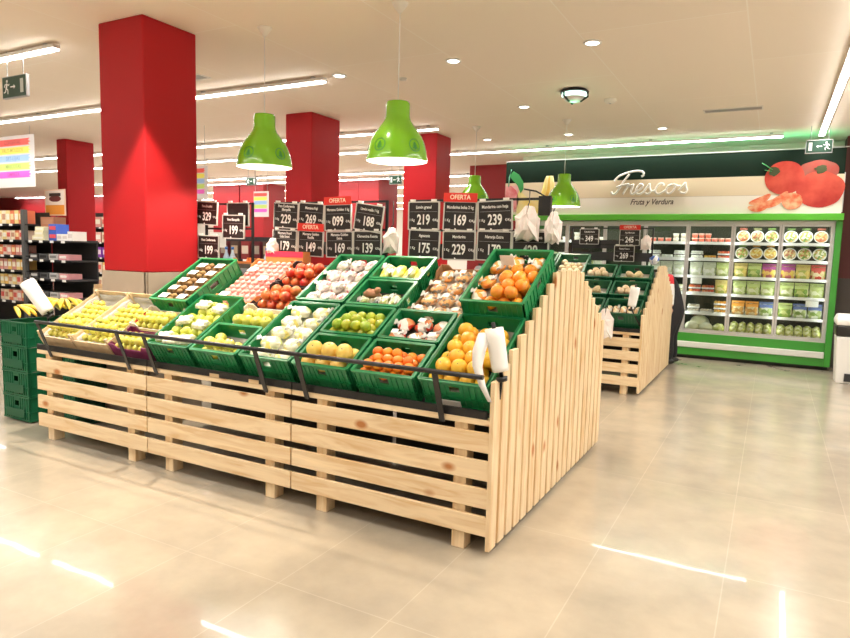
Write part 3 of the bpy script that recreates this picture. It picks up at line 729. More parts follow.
M = at_slope(colx(4), .155); crate(M, CR30, .303, 'half-size green crate of yellow-green apples in the front row', LIN_G, .07)
heap(M, ME_APPLE, .082, .36, .26, .072, 'yellow-green apple in the front half crate beside the lettuce bags', 'apple', 'yellow apples in the half crate', 8, 3)
def carton(M, wd, dp, h, mt, label, inner=None, lz=.04, name='cardboard_carton'):
    t = thing(name, label, 'carton', M=M); carton_mesh(wd, dp, h, 0, 0).build('carton_body', mt, t)
    MB().box(-wd/2+.01, wd/2-.01, -dp/2+.01, dp/2-.01, .0062, lz).build('liner', inner or LIN_W, t); return t
M = at_slope(colx(4), .455); carton(M, .40, .285, .13, WCART, 'white-lined carton of yellow apples behind the half crate of apples')
heap(M, ME_APPLE, .080, .375, .265, .042, 'yellow apple in the white-lined carton of the second row', 'apple', 'yellow apples in the white carton', 12, 7)
M = at_slope(colx(4), .755); carton(M, .40, .29, .12, INK, 'black carton of red apples in the third row', CARD)
heap(M, ME_RED, .082, .375, .27, .042, 'red and orange apple in the lower black carton', 'apple', 'red apples in the lower black carton', 12, 7)
M = at_slope(colx(4), 1.06); carton(M, .40, .29, .12, INK, 'black carton of red apples in the top row below the red price boards', CARD)
heap(M, ME_RED, .082, .375, .27, .042, 'red and orange apple in the upper black carton', 'apple', 'red apples in the upper black carton', 12, 6)

M = at_slope(colx(5), .312); crate(M, CR60, .605, 'green crate of green apples and clear packs in the front row', LIN_W, .08)
heap(M, ME_GRANNY, .084, .37, .56, .082, 'green apple in the long front crate of apples and packs', 'apple', 'green apples', 24, 0)
def pack(M, label, col, grp, wd=.15, dp=.11, h=.05, card=True, nm='fruit_pack'):
    t = thing(nm, label, 'fruit pack', M=M, group=grp)
    MB().box(-wd/2, wd/2, -dp/2, dp/2, 0, h*.55).build('tray', mat('pack_tray_' + str(col), col, .5), t, bevel=.006)
    m = MB()
    for i in range(3):
        for j in range(2): m.ball((-wd/3+wd/3*i, -dp/4+dp/2*j, h*.62), .022, (1, 1, .8), 8)
    m.build('fruit', mat('pack_fruit_' + str(col), tuple(min(1, c*1.05) for c in col), .4), t)
    if card: MB().box(-.04, .04, -.03, .03, h*1.02, h*1.02+.002).build('label_card', PAPER, t)
for k, (x, y) in enumerate(((-.08, .17), (.10, .14), (-.09, -.02), (.09, -.05), (-.10, -.21), (.0, -.24), (.11, -.22))):
    pack(M @ Matrix.Translation((x, y, .163)) @ Matrix.Rotation(random.uniform(-.3, .3), 4, 'Z'), 'white-labelled pack of pale apples lying on the green apples', (.74, .72, .52), 'packs on the green apples', .11, .085, .022)
M = at_slope(colx(5), .93); carton(M, .40, .60, .11, ORC, 'orange and white carton of pink fruit packs in the top row', LIN_W)
for j in range(5):
    for i in range(2):
        P = M @ Matrix.Translation((-.095+.19*i, -.235+.117*j, .041))
        pack(P, 'clear-wrapped tray of pink fruit in the orange carton', (.80, .34, .30), 'pink fruit trays', .17, .105, .085, card=(i+j) % 3 == 0, nm='pink_fruit_tray')
M = at_slope(colx(5)-.03, 1.27, .03); t = thing('orange_box', 'orange and red carton standing behind the pink fruit trays', 'carton', M=Matrix.Translation((colx(5)+.06, 4.02, 1.345)))
MB().box(-.19, .19, -.05, .05, .06, .15).build('carton_body', ORC, t); MB().box(-.19, .19, -.052, -.0505, .105, .15).build('red_band', mat('raspberry_print', (.78, .04, .10), .5), t)
MB().box(-.15, .15, -.04, .04, .0, .0595).build('inner_carton', CARD, t)
M = at_slope(colx(6), .115, .005); carton(M, .40, .215, .115, PURPLE, 'purple carton of small yellow apples in the front row', LIN_W)
heap(M, ME_SMALLAPPLE, .060, .375, .195, .042, 'small yellow apple in the purple front carton', 'apple', 'small yellow apples', 20, 8)
M = at_slope(colx(6), .338, .012); carton(M, .41, .225, .135, WCART, 'white and red carton of neatly rowed yellow apples behind the purple carton', CARD)
MB().box(-.206, -.2055, -.10, .10, .02, .12).build('red_print', REDC, None, None).matrix_local = M
o = [x for x in C.objects if x.name.startswith('red_print')][0]; o.parent = [x for x in C.objects if x.get('label', '').startswith('white and red carton')][0]; o.matrix_local = Matrix()
heap(M, ME_SMALLAPPLE, .060, .385, .205, .065, 'yellow apple set in rows in the white and red carton', 'apple', 'rowed yellow apples', 24, 14)
M = at_slope(colx(6), .755, .036); crate(M, CR60, .605, 'green crate of kiwi packs in the top row beside the nearest red pillar', LIN_K, .08)
KT = mat('kiwi_tray', (.06, .035, .03), .5)
for j in range(5):
    for i in range(2):
        P = M @ Matrix.Translation((-.095+.19*i, -.22+.108*j, .081)); t = thing('kiwi_pack', 'dark tray of brown kiwis with white label in the top-row crate', 'kiwi pack', M=P, group='kiwi packs')
        MB().box(-.085, .085, -.047, .047, 0, .045).build('tray', KT, t, bevel=.005)
        m = MB()
        for a in range(3):
            for b in range(2): m.ball((-.055+.055*a, -.023+.046*b, .058), .024, (1.05, .95, .9), 8)
        m.build('kiwis', F_KIWI, t)
        MB().box(-.05, .03, -.035, .02, .082, .084).build('label_card', PAPER, t)

# two thin wooden boxes lined with paper, full of pears, in front of the pillar
def wooden_box(M, label):
    t = thing('wooden_fruit_box', label, 'box', M=M); w2, d2 = .203, .30
    m = MB(); m.box(-w2, w2, -d2, d2, 0, .006); m.box(-w2, w2, -d2, -d2+.006, .0061, .10); m.box(-w2, w2, d2-.006, d2, .0061, .13)
    for s in (-1, 1): m.box(s*w2-.003, s*w2+.003, -d2+.0061, d2-.0061, .0061, .12)
    for sx in (-1, 1):
        for sy in (-1, 1): m.box(sx*(w2-.013)-.01, sx*(w2-.013)+.01, sy*(d2-.018)-.01, sy*(d2-.018)+.01, .0061, .14)
    m.build('box_body', WOODL, t)
    m = MB(); n = 40; rings = []
    for lvl, (z, off) in enumerate(((.008, .022), (.06, .014), (.10, .010), (.088, .016), (.06, .020))):
        ring = []
        for i in range(n):
            a = i/n*4; sd = int(a); u = (a-sd)*2-1
            x, y = ((u*w2, -d2), (w2, u*d2), (-u*w2, d2), (-w2, -u*d2))[sd]
            k = 1 - off/w2; k2 = 1 - off/d2
            wv = .010*noise.noise(Vector((x*18, y*18, lvl*.6))) if lvl else 0
            ring.append(Vector((x*k, y*k2, z + wv)))
        rings.append(ring)
    m.rings(rings, True, False); m.build('paper_liner', LINERP, t)
for i, lb in ((7, 'thin wooden box of pears with paper liner, beside the purple carton'), (8, 'thin wooden box of pears with paper liner at the banana end of the stand')):
    M = at_slope(colx(i)-.004, .308, .003); wooden_box(M, lb)
    heap(M, ME_PEAR, .066, .35, .53, .05, 'small yellow pear in the wooden box %s' % ('beside the purple carton' if i == 7 else 'beside the bananas'), 'pear', 'pears beside the purple carton' if i == 7 else 'pears beside the bananas', 34, 10, upright=1.2, dz=.85)

# ------------------------------------------------------------------ rolls of produce bags
def bag_roll(base, top, label, r=.05):
    """a roll on a spindle from base to top; returned with its local +Z along the spindle"""
    d = Vector(top)-Vector(base); L = d.length
    t = thing('bag_roll', label, 'bag roll', M=Matrix.Translation(base) @ d.to_track_quat('Z', 'Y').to_matrix().to_4x4())
    MB().lathe([(.018, 0), (r*.86, 0), (r*.9, L*.1), (r, L*.75), (r, L), (.016, L), (.016, L-.01)], 24, cap0=False, cap1=False).build('roll', mat('bag_roll_white', (.90, .90, .88), .35), t)
    MB().lathe([(.010, -.04), (.010, L+.03)], 10).build('spindle', BLACK, t)
    MB().lathe([(.026, -.052), (.03, -.03), (.012, -.029)], 12).build('holder', BLACK, t)
    return t
t = bag_roll((-1.145, 2.935, .945), (-1.185, 2.925, 1.155), 'white roll of produce bags with loose end standing on the slatted end panel', .047)
MI = t.matrix_basis.inverted(); m = MB(); rs = []
for (x, y, z, hw) in ((-1.222, 2.905, 1.13, .035), (-1.236, 2.868, 1.04, .034), (-1.235, 2.855, .97, .026), (-1.205, 2.852, .88, .018), (-1.165, 2.862, .80, .010)):
    rs.append([MI @ Vector(q) for q in ((x-hw, y-.004, z), (x, y-.010, z+.004), (x+hw, y, z), (x, y+.006, z-.002))])
m.rings(rs); m.build('loose_bag', mat('bag_film_white', (.88, .88, .86), .3), t)
m = MB(); a, b = MI @ Vector((-1.14, 2.938, .91)), MI @ Vector((-1.152, 2.95, .80)); m.cyl(a, b, .008); m.build('holder_rod', BLACK, t)
t = bag_roll((-5.06, 3.06, .965), (-5.20, 2.985, 1.20), 'pale roll of produce bags leaning at the banana end of the stand', .058)
MI = t.matrix_basis.inverted(); MB().cyl(MI @ Vector((-5.06, 3.06, .93)), MI @ Vector((-4.93, 3.0, .69)), .009).build('holder_rod', BLACK, t)
t = bag_roll((-1.32, 7.20, .99), (-1.29, 7.20, 1.20), 'pale roll of produce bags on the second stand beside its end panel', .05)
MI = t.matrix_basis.inverted(); MB().cyl(MI @ Vector((-1.322, 7.2, .96)), MI @ Vector((-1.225, 7.225, .78)), .008).build('holder_rod', BLACK, t)

# ------------------------------------------------------------------ stacks of green crates and bananas beyond the stand
DCR = mat('dark_green_crate_plastic', (.008, .12, .05), .42); CRS = crate_mesh(.40, .60, .205, 'crate', DCR, lip=.014)
for k, nm in enumerate(('bottom', 'second', 'third', 'topmost')):
    t = thing('stacked_crate', nm + ' green crate of the front stack standing on the floor beyond the pear end', 'crate', (-5.56, 3.36, .015+.21*k), None, 'stacked green crates'); ob('crate_body', CRS, t)
    MB().box(-.13, .13, -.306, -.3035, .03, .10).build('rib_panel', mat('darker_green_plastic', (.006, .095, .04), .45), t)
for k, nm in enumerate(('bottom', 'second', 'third', 'topmost')):
    t = thing('stacked_crate', nm + ' green crate of the stack squeezed against the pear end of the stand', 'crate', (-5.15, 3.50, .005+.21*k), None, 'stacked green crates'); ob('crate_body', CRS, t)
def hand(M, n, label, L=.22, grp='bananas'):
    t = thing('banana_bunch', label, 'bananas', M=M, group=grp)
    for i in range(n):
        a = (i-(n-1)/2)*.26; pts = []; rr = []
        for k in range(9):
            u = k/8; ph = u*1.25
            x = L*math.sin(ph)*.95; z = .055 - .9*L*(1-math.cos(ph))*.55 + .012*(i % 2)
            pts.append((x*math.cos(a)+.01*math.sin(i*2.), x*math.sin(a)+.022*(i-(n-1)/2), z)); rr.append((.006, .011, .0155, .018, .019, .0185, .016, .011, .004)[k])
        MB().tube(pts, rr, 8).build('banana', F_BANANA, t)
    MB().ball((0, 0, .055), .018, (1, 1.6, .8), 8).build('stalk', mat('banana_stalk', (.35, .30, .06), .7), t)
hb = [(-5.60, 3.14, .2), (-5.56, 3.30, 1.2), (-5.66, 3.45, 2.2), (-5.46, 3.46, -.4), (-5.58, 3.60, .8)]
for k, (x, y, a) in enumerate(hb):
    hand(Matrix.Translation((x, y, .915 + .05*(k % 2))) @ Matrix.Rotation(a, 4, 'Z'), 5, '%s bunch of yellow bananas on the front stack of green crates, counted from the front' % ORD[k])
t = thing('banana_display_crate', 'dark green crate of bananas behind the leaning bag roll', 'crate', (-5.50, 4.10, 0)); ob('crate_body', CRS, t, (0, 0, .76)); ob('under_crate', crate_mesh(.40, .60, .75, 'crate', DCR), t, (0, 0, .005))
for k, (x, y, a) in enumerate(((-5.56, 3.95, .4), (-5.42, 4.10, 1.5), (-5.58, 4.22, -.3))):
    hand(Matrix.Translation((x, y, .98)) @ Matrix.Rotation(a, 4, 'Z'), 5, '%s bunch of bananas from the front in the green crate behind the leaning roll' % ORD[k], grp='bananas in the rear crate')
t = thing('wooden_fruit_box', 'pale wooden box of bananas tilted up in front of the tiled pillar base', 'box', (-6.1, 4.45, 0), (0, 0, 0))
MB().box(-.22, .22, -.2, .2, 0, .94).build('pedestal', CRATE, t)
m = MB(); m.box(-.2, .2, -.15, .15, .95, .96); m.box(-.2, .2, -.15, -.144, .961, 1.05); m.box(-.2, .2, .144, .15, .961, 1.17); m.box(.194, .2, -.143, .143, .961, 1.13); m.box(-.2, -.194, -.143, .143, .961, 1.09)
m.build('box_body', WOODL, t)
for k, (x, a) in enumerate(((-6.2, .6), (-6.03, 1.3))):
    hand(Matrix.Translation((x, 4.42, 1.06)) @ Matrix.Rotation(a, 4, 'Z'), 5, '%s bunch of bananas in the pale wooden box before the pillar' % ORD[k], grp='bananas in the wooden box')

# ------------------------------------------------------------------ second stand: crates and produce
DY = 4.352
CR60B = crate_mesh(.402, .301, .22, 'crate', DCR); CR30, CR60 = crate_mesh(.402, .301, .175, 'crate', DCR), crate_mesh(.402, .602, .175, 'crate', DCR)
for i in (0, 1):
    x = -1.228 - PIT*(i+.5); nm = 'beside its end panel' if i == 0 else 'in its second column'
    M = at_slope(x, .155, .0, DY, .0); crate(M, CR60B, .303, 'deep green crate at the front of the second stand ' + nm, LIN_K, .12)
    bags(M, [bag_me('bag_of_onions', mat_spots('onion_bag', [(.80, .66, .40), (.84, .76, .58), (.70, .44, .22), (.86, .80, .66)], 24), .042, .10, .042, s) for s in (21, 22)], 5, 5, .39, .22, .123, 'net bag of onions, deep front crate of the second stand, ' + nm, 'bag of onions', 'onion bags ' + nm)
    for k, s in enumerate((.50, .83)):
        M = at_slope(x, s+.0, .04+.02*k, DY, .02); rw = ('second row', 'top row')[k]
        crate(M, CR30, .303, 'green crate in the %s of the second stand %s' % (rw, nm), LIN_W, .06)
        if (i+k) % 2 == 0:
            heap(M, ME_ONION, .08, .36, .25, .062, 'pale onion in the %s crate of the second stand %s' % (rw, nm), 'onion', 'onions %s %s' % (rw, nm), 10, 5)
        else:
            heap(M, ME_POTATO, .1, .36, .26, .065, 'pale potato in the %s crate of the second stand %s' % (rw, nm), 'potato', 'potatoes %s %s' % (rw, nm), 9, 4, squash=.8)
for i in (2, 3):
    x = -1.20 - PIT*(i+.5); M = at_slope(x, .93, .05, DY, .02); crate(M, CR60, .605, 'green crate in the top row of the second stand, %s from the end panel' % ('third column' if i == 2 else 'fourth column'), LIN_W, .06)
    heap(M, ME_ONION, .08, .36, .54, .062, 'white onion in the top-row crate of the second stand, %s from the end panel' % ('third column' if i == 2 else 'fourth column'), 'onion', 'white onions column %d' % i, 22, 6)

# ------------------------------------------------------------------ price boards on racks along the ridge
board_me = MB().box(-.118, .118, .004, .012, -.095, .095).mesh('board_face', SIGNBK)
fm_ = MB()
for s in (-1, 1):
    fm_.box(s*.122-.004, s*.122+.004, 0, .014, -.092, .092); fm_.box(-.119, .119, 0, .014, s*.097-.004, s*.097+.004)
    for q in (-1, 1): fm_.cyl((s*.1195, 0, q*.0945), (s*.1195, .014, q*.0945), .0065, 10)
frame_me = fm_.mesh('sign_frame', mat('sign_frame_grey', (.58, .58, .55), .4))
tab_me = MB().box(-.02, .02, .0, .012, 0, .014).mesh('clip', PAPER)
def price(x, z, num, title, label, tilt=0, oferta=False, y=4.055, sub='1 Kg', dz=0):
    t = thing('price_sign', label, 'price sign', (x, y, z), (0, R(tilt), 0), 'blackboard price signs')
    ob('board_face', board_me, t); ob('sign_frame', frame_me, t)
    if num:
        ob('price_digits', text_mesh(num, .10, .02, .70, 0, TEXTW), t, (0, .0035, -.03))
        ob('decimal_comma', text_mesh(',', .07, .02, 1, 0, TEXTW), t, (-.028, .0035, -.072))
        ob('unit_text', text_mesh(sub, .026, .004, .9, 0, TEXTW), t, (-.094, .0035, -.03))
        ob('euro_text', text_mesh('€/Kg', .024, .004, .9, 0, TEXTW), t, (.095, .0035, -.03))
        ob('rule_line', MB().box(-.108, .108, .002, .0035, .028, .0295).mesh('rule_line', GREY), t)
        for k, ln in enumerate(title.split('|')):
            ob('title_text', text_mesh(ln, .030, .010, .8, 0, TEXTW), t, (0, .0035, .06 + (.014 if '|' in title else 0) - .027*k))
    ob('clip', tab_me, t, (-.09, 0, .102)); ob('clip', tab_me, t, (.08, 0, .102))
    if oferta:
        ob('offer_card', MB().box(-.128, .128, -.004, -.001, .097, .158).mesh('offer_card', SIGNRED), t)
        ob('offer_text', text_mesh('OFERTA', .045, .012, .95, 0, mat('cream_print', (.95, .85, .66), .5)), t, (0, -.0045, .128))
price(-2.214, 1.776, '219', 'Limón granel', 'black price board 219, first of the upper row right of the red pillar')
price(-1.930, 1.772, '169', 'Mandarina bolsa 2 kg', 'black price board 169 under a red OFERTA card', 2, True)
price(-1.668, 1.775, '239', 'Mandarina con hoja', 'black price board 239 at the slatted end of the upper row', -2)
price(-2.205, 1.575, '175', 'Aguacate', 'black price board 175 below board 219', 2)
price(-1.930, 1.570, '229', 'Mandarina', 'black price board 229 below the OFERTA board 169', 0)
price(-1.668, 1.572, '179', 'Naranja Extra', 'black price board 179 below board 239, partly behind the raised orange crate', 1)
price(-1.412, 1.572, '429', 'Naranja de mesa', 'black price board 429 in the lower row behind the raised orange crate', 0)
price(-3.475, 1.782, '229', 'Pera Conferencia|Blanquilla', 'black price board 229 first of the upper row in front of the middle red pillar', 3)
price(-3.222, 1.778, '269', 'Manzana Fuji', 'black price board 269 in front of the middle red pillar', 4)
price(-2.962, 1.765, '099', 'Manzana Golden 1 kg', 'black price board 099 under a red OFERTA card', -1, True)
price(-2.680, 1.762, '188', 'Limón malla 1 kg', 'black price board 188 hanging clearly askew', 8)
price(-3.490, 1.568, '179', 'Manzana Royal|Gala Extra', 'black price board 179 first of the lower row in front of the middle red pillar', 2)
price(-3.225, 1.562, '149', 'Manzana Golden|Rosilla', 'black price board 149 under the lower red OFERTA card', 2, True)
price(-2.945, 1.560, '169', 'Manzana Golden|Extra', 'black price board 169 in the lower row above the pink and white bags', -1)
price(-2.690, 1.565, '139', 'Clementina Fuente', 'black price board 139 below the askew board 188', 0)
price(-4.360, 1.805, '329', 'Pera Ercolini', 'black price board 329 beside the nearest red pillar', 3)
price(-4.050, 1.690, '199', 'Pera Blanquilla', 'black price board 199 hanging below an empty black board', 1)
price(-4.030, 1.795, '', '', 'empty black price board beside the nearest red pillar', 0, y=4.09)
price(-4.345, 1.515, '199', 'Pera Conferencia', 'dark red and black price board 199 just above the kiwi crate', 1)
def rack(x0, x1, label, y=4.10, top=1.885, mid=1.675, base=1.38, plates=True, extra=()):
    t = thing('sign_rack', label, 'sign rack', ((x0+x1)/2, y, base)); h = (x1-x0)/2
    for nm, z in (('top_rail', top), ('middle_rail', mid)):
        MB().box(-h, h, -.008, .008, z-base-.008, z-base+.008).build(nm, BLACK, t)
    for s in (-1, 1): MB().box(s*h-.009, s*h+.009, -.0081, .010, 0, top-base+.008).build('post', BLACK, t)
    if plates: MB().box(-h+.012, h-.012, .012, .016, .10, .20).build('backing_plate', DARK, t)
    return t
r1 = rack(-2.345, -1.30, 'black rack carrying the price boards over the oranges and mandarins')
MB().box(.455, .535, -.04, -.012, .395, .52).build('end_box', BLACK, r1)
MB().tube([(.50, -.03, .515), (.44, -.05, .55), (.36, -.06, .565)], .006, 6).build('bent_arm', BLACK, r1)
r2 = rack(-3.615, -2.545, 'black rack carrying the price boards in front of the middle red pillar')
r3 = rack(-4.41, -3.87, 'black rack carrying the price boards beside the nearest red pillar', plates=False)
def hung_bags(loc, w_, h_, label, seed, up=.05):
    """several thin carrier bags hung by their handles from one hook, each a crumpled sheet"""
    t = thing('hanging_bags', label, 'plastic bags', loc); rnd = random.Random(seed)
    out = [(-.06, 0), (-.20, -.05), (-.34, -.22), (-.50, -.34), (-.46, -.60), (-.52, -.98), (-.20, -.93), (.05, -1.0), (.30, -.92), (.50, -.99), (.44, -.62), (.50, -.36), (.33, -.20), (.20, -.04), (.08, 0), (.05, -.16), (-.04, -.17)]
    for k in range(4):
        m = MB(); a = rnd.uniform(-.35, .35); sx = w_*rnd.uniform(.8, 1.05); hh = h_*rnd.uniform(.85, 1); dy = -.012*k
        cx, cz = 0, -.5; ctr = [(cx+(x-cx)*.45, cz+(z-cz)*.5) for x, z in out]
        P = lambda x, z, q, e: Vector((x*sx*math.cos(a) + .01*math.sin(z*9+k), dy + x*sx*math.sin(a)*.4 + q + .022*noise.noise(Vector((x*4, z*4, seed+k*3)))*e - .03*e*(1 if q == 0 else .2), z*hh))
        rings = [[P(x, z, 0, .2) for x, z in out], [P(x, z, .006, .2) for x, z in out]]
        n = len(out)
        f0 = [m.bm.verts.new(P(x, z, 0, .25)) for x, z in out]; f1 = [m.bm.verts.new(P(x, z, 0, 1)) for x, z in ctr]
        b0 = [m.bm.verts.new(P(x, z, .006, .25)) for x, z in out]
        for i in range(n):
            j2 = (i+1) % n; m._f([f0[i], f0[j2], f1[j2], f1[i]]); m._f([b0[j2], b0[i], f0[i], f0[j2]])
        m._f(f1); m._f(list(reversed(b0)))
        m.build('plastic_bag', mat('printed_white_bag', (.90, .88, .86), .4, var=(.86, .74, .70), noise_s=16), t)
    MB().tube([(0, -.014, -.05), (0, -.02, .01), (0, 0, .02), (0, 0, up)], .004, 6).build('hook', BLACK, t)
    return t
hung_bags((-1.42, 4.035, 1.835), .16, .24, 'bundle of printed white plastic bags hanging in front of the black end box', 1, .1)
hung_bags((-1.262, 4.08, 1.80), .10, .22, 'smaller bundle of printed plastic bags hanging at the end of the rack', 2)
hung_bags((-3.56, 4.02, 1.60), .09, .15, 'small bundle of printed bags hanging left of board 179 and the middle pillar', 3, .28)
hung_bags((-2.46, 4.05, 1.69), .12, .20, 'bundle of printed plastic bags hanging left of board 175', 4, .19)

# second stand: rack and three boards
r4 = rack(-2.36, -1.34, 'black rack on the second stand in front of the glass cooler', y=8.45, plates=False)
for k, z in enumerate((.145, .30)):
    MB().box(-.5, .5, -.006, .006, z-.055, z+.055).build('black_plate', DARK, r4)
price(-2.125, 1.775, '349', 'Cebolla Dulce', 'small distant price board 349 on the rack of the second stand', 0, y=8.40)
price(-1.615, 1.768, '245', 'Ajo Morado', 'distant price board 245 under a red OFERTA card on the second stand', 0, True, y=8.40)
price(-1.672, 1.565, '269', 'Patata Nueva', 'distant price board low on the rack of the second stand, half behind the crates', 0, y=8.40)
hung_bags((-1.41, 8.42, 1.80), .12, .19, 'bundle of printed bags hanging on the rack of the second stand', 5, .09)
t = thing('paper_bundle', 'small blue and white packet on the end of the second stand', 'packet', (-1.30, 8.40, 1.44))
MB().ball((0, 0, .055), .05, (1.2, .7, 1.1), 12, amp=.3, fr=2).build('packet_body', mat_spots('blue_white_packet', [(.85, .86, .88), (.10, .22, .65), (.7, .75, .85)], 16), t)
MB().box(-.05, .05, -.02, .02, 0, .006).build('packet_base', WHITE, t)

t = hung_bags((-1.57, 7.10, .96), .20, .36, 'crumpled white plastic bags hanging from the front crate of the second stand', 9, .02)
MB().tube([(0, 0, .02), (0, .06, .02), (0, .11, -.04)], .006, 6).build('hook_arm', BLACK, t)

# ------------------------------------------------------------------ the glass-door cooler
XC0, XC1, YF, YB = -3.66, .80, 10.55, 11.33
cool = thing('refrigerated_cabinet', 'long green refrigerated cabinet with sliding glass doors full of packed vegetables', 'refrigerator', (0, 0, 0))
BACKK = mat('cabinet_interior', (.05, .06, .03), .6)
MB().box(XC0, XC1-.08, YB-.03, YB, .3, 2.12).build('back_panel', BACKK, cool)
MB().box(XC0, XC1-.08, YF, YB-.031, 2.08, 2.12).build('ceiling_panel', mat('cabinet_top', (.55, .56, .54), .4), cool)
MB().box(XC0, XC1-.08, YF+.02, YB-.031, .30, .385).build('floor_tray', SHELFW, cool)
MB().box(XC1-.079, XC1, YF-.06, YB, .06, 2.09).build('side_panel', GREEN, cool, bevel=.01)
MB().box(XC0-.06, XC0-.001, YF-.06, YB, .06, 2.09).build('side_panel', GREEN, cool, bevel=.01)
MB().box(XC1-.0995, XC1-.0795, YF+.0, YB-.031, .366, 2.079).build('inner_wall', SHELFW, cool)
MB().box(XC0, XC1-.08, YF-.03, YF+.019, .265, .395).build('green_apron', GREEN, cool)
MB().box(XC0, XC1-.08, YF-.055, YF+.015, .175, .264).build('bumper', mat('pale_bumper', (.72, .74, .70), .35), cool, bevel=.012)
MB().box(XC0, XC1-.08, YF-.03, YF+.015, .06, .174).build('lower_apron', GREEN, cool)
MB().box(XC0, XC1-.02, YF+.05, YB-.05, 0, .0595).build('plinth', BLACK, cool)
MB().box(XC0, XC1-.08, YF-.02, YF+.018, .396, .425).build('door_track', LGREY, cool)
MB().box(XC0, XC1-.08, YF-.02, YF+.018, 2.04, 2.085).build('door_track', LGREY, cool)
DW = .622; DX = [.70 - DW*k for k in range(8)]
SH = [1.775, 1.525, 1.265, 1.0, .70]
TAG = mat('price_strip', (.86, .86, .84), .4)
for k in range(7):
    xa, xb = DX[k+1], DX[k]
    d = ob('sliding_door', None, cool, ((xa+xb)/2, YF, .43)); L = DW/2
    m = MB(); 
    for s in (-1, 1): m.box(s*(L-.016)-.014, s*(L-.016)+.014, -.014, .014, 0, 1.608)
    m.box(-L+.031, L-.031, -.012, .012, 0, .025); m.box(-L+.031, L-.031, -.012, .012, 1.583, 1.608); m.build('door_frame', LGREY, d)
    MB().box(-L+.031, L-.031, -.003, .003, .0255, 1.5825).build('glass_pane', GLASS, d)
    if k % 2: MB().box(-.10, .10, -.03, -.0145, 1.60, 1.635).build('door_handle', LGREY, d)
    for i, z in enumerate(SH):
        s = ob('shelf', MB().box(xa+.012, xb-.012, YF+.14, YB-.035, z-.02, z).mesh('shelf', SHELFW), cool)
        MB().box(xa+.012, xb-.012, YF+.125, YF+.1395, z-.03, z+.012).build('price_strip', TAG, s)
        m = MB()
        for q in range(3): m.box(xa+.08+.19*q, xa+.16+.19*q, YF+.1235, YF+.1249, z-.026, z+.006)
        m.build('price_tag', PAPER, s)
    light('cabinet_light', 'AREA', COOL_W, COOLW, cool, ((xa+xb)/2, YF+.06, 2.06), (R(25), 0, 0), shape='RECTANGLE', size=.55, size_y=.05)
    light('cabinet_light', 'AREA', COOL_W*1.1, COOLW, cool, (xa, YF+.035, 1.2), (R(90), 0, 0), shape='RECTANGLE', size=.03, size_y=1.4)
light('cabinet_light', 'AREA', COOL_W*.8, COOLW, cool, (.69, YF+.035, 1.2), (R(90), 0, R(25)), shape='RECTANGLE', size=.03, size_y=1.4)

# cabinet contents
def bowl_me(name, cols):
    """round clear-lidded bowl; lid faces -Y, leaning back"""
    T_ = Matrix.Rotation(R(78), 4, 'X')
    out = []
    out.append(MB().lathe([(.062, -.07), (.084, -.01), (.090, 0)], 24, T_, cap1=False).mesh('bowl', WHITE))
    out.append(MB().lathe([(.091, 0), (.091, .006), (.078, .0065)], 24, T_, cap0=True).mesh('lid_rim', mat('lid_rim_pale', (.86, .85, .80), .3)))
    out.append(MB().lathe([(.0775, .0068), (.06, .013), (.02, .014)], 24, T_, cap0=False).mesh('salad', mat_spots(name, cols, 34)))
    out.append(MB().box(-.05, .05, .0, .05, .096, .124).mesh('label_card', mat(name+'_band', tuple(c*.75 for c in cols[-1]), .5)))
    return out
BOWLS = [bowl_me('salad_%d' % i, c) for i, c in enumerate((
    [(.50, .22, .08), (.66, .48, .22), (.72, .60, .36), (.38, .10, .04), (.30, .30, .12)], [(.62, .50, .20), (.30, .38, .06), (.70, .64, .36), (.48, .18, .05), (.18, .32, .06)],
    [(.74, .70, .50), (.36, .42, .08), (.62, .38, .12), (.80, .76, .6), (.16, .28, .06)], [(.72, .30, .08), (.76, .44, .18), (.64, .22, .06), (.74, .52, .3), (.5, .14, .08)],
    [(.70, .46, .06), (.76, .60, .16), (.66, .36, .05), (.8, .7, .35), (.56, .30, .06)]))]
def bag_up(name, cols, head):
    """upright pillow bag with a crimped, printed head"""
    m = MB(); rings = []; n = 20
    for z, wx, dy in ((0, .062, .030), (.02, .082, .042), (.07, .086, .046), (.12, .082, .038), (.16, .080, .018), (.172, .082, .003)):
        ring = []
        for i in range(n):
            a = 2*math.pi*i/n; c, s = math.cos(a), math.sin(a)
            q = 1 + .10*noise.noise(Vector((c*2.4, s*2.4, z*16)))
            ring.append(Vector((wx*q*math.copysign(abs(c)**.6, c), dy*q*math.copysign(abs(s)**.7, s), z)))
        rings.append(ring)
    body = m.rings(rings).mesh('bag_body', mat_spots(name, cols, 22))
    hd = MB().box(-.083, .083, -.004, .004, .1725, .20); hd.box(-.080, .080, -.036, -.030, .118, .150); hd.box(-.08, .08, -.024, -.018, .148, .166)
    return [body, hd.mesh('printed_head', mat(name+'_head', head, .4))]
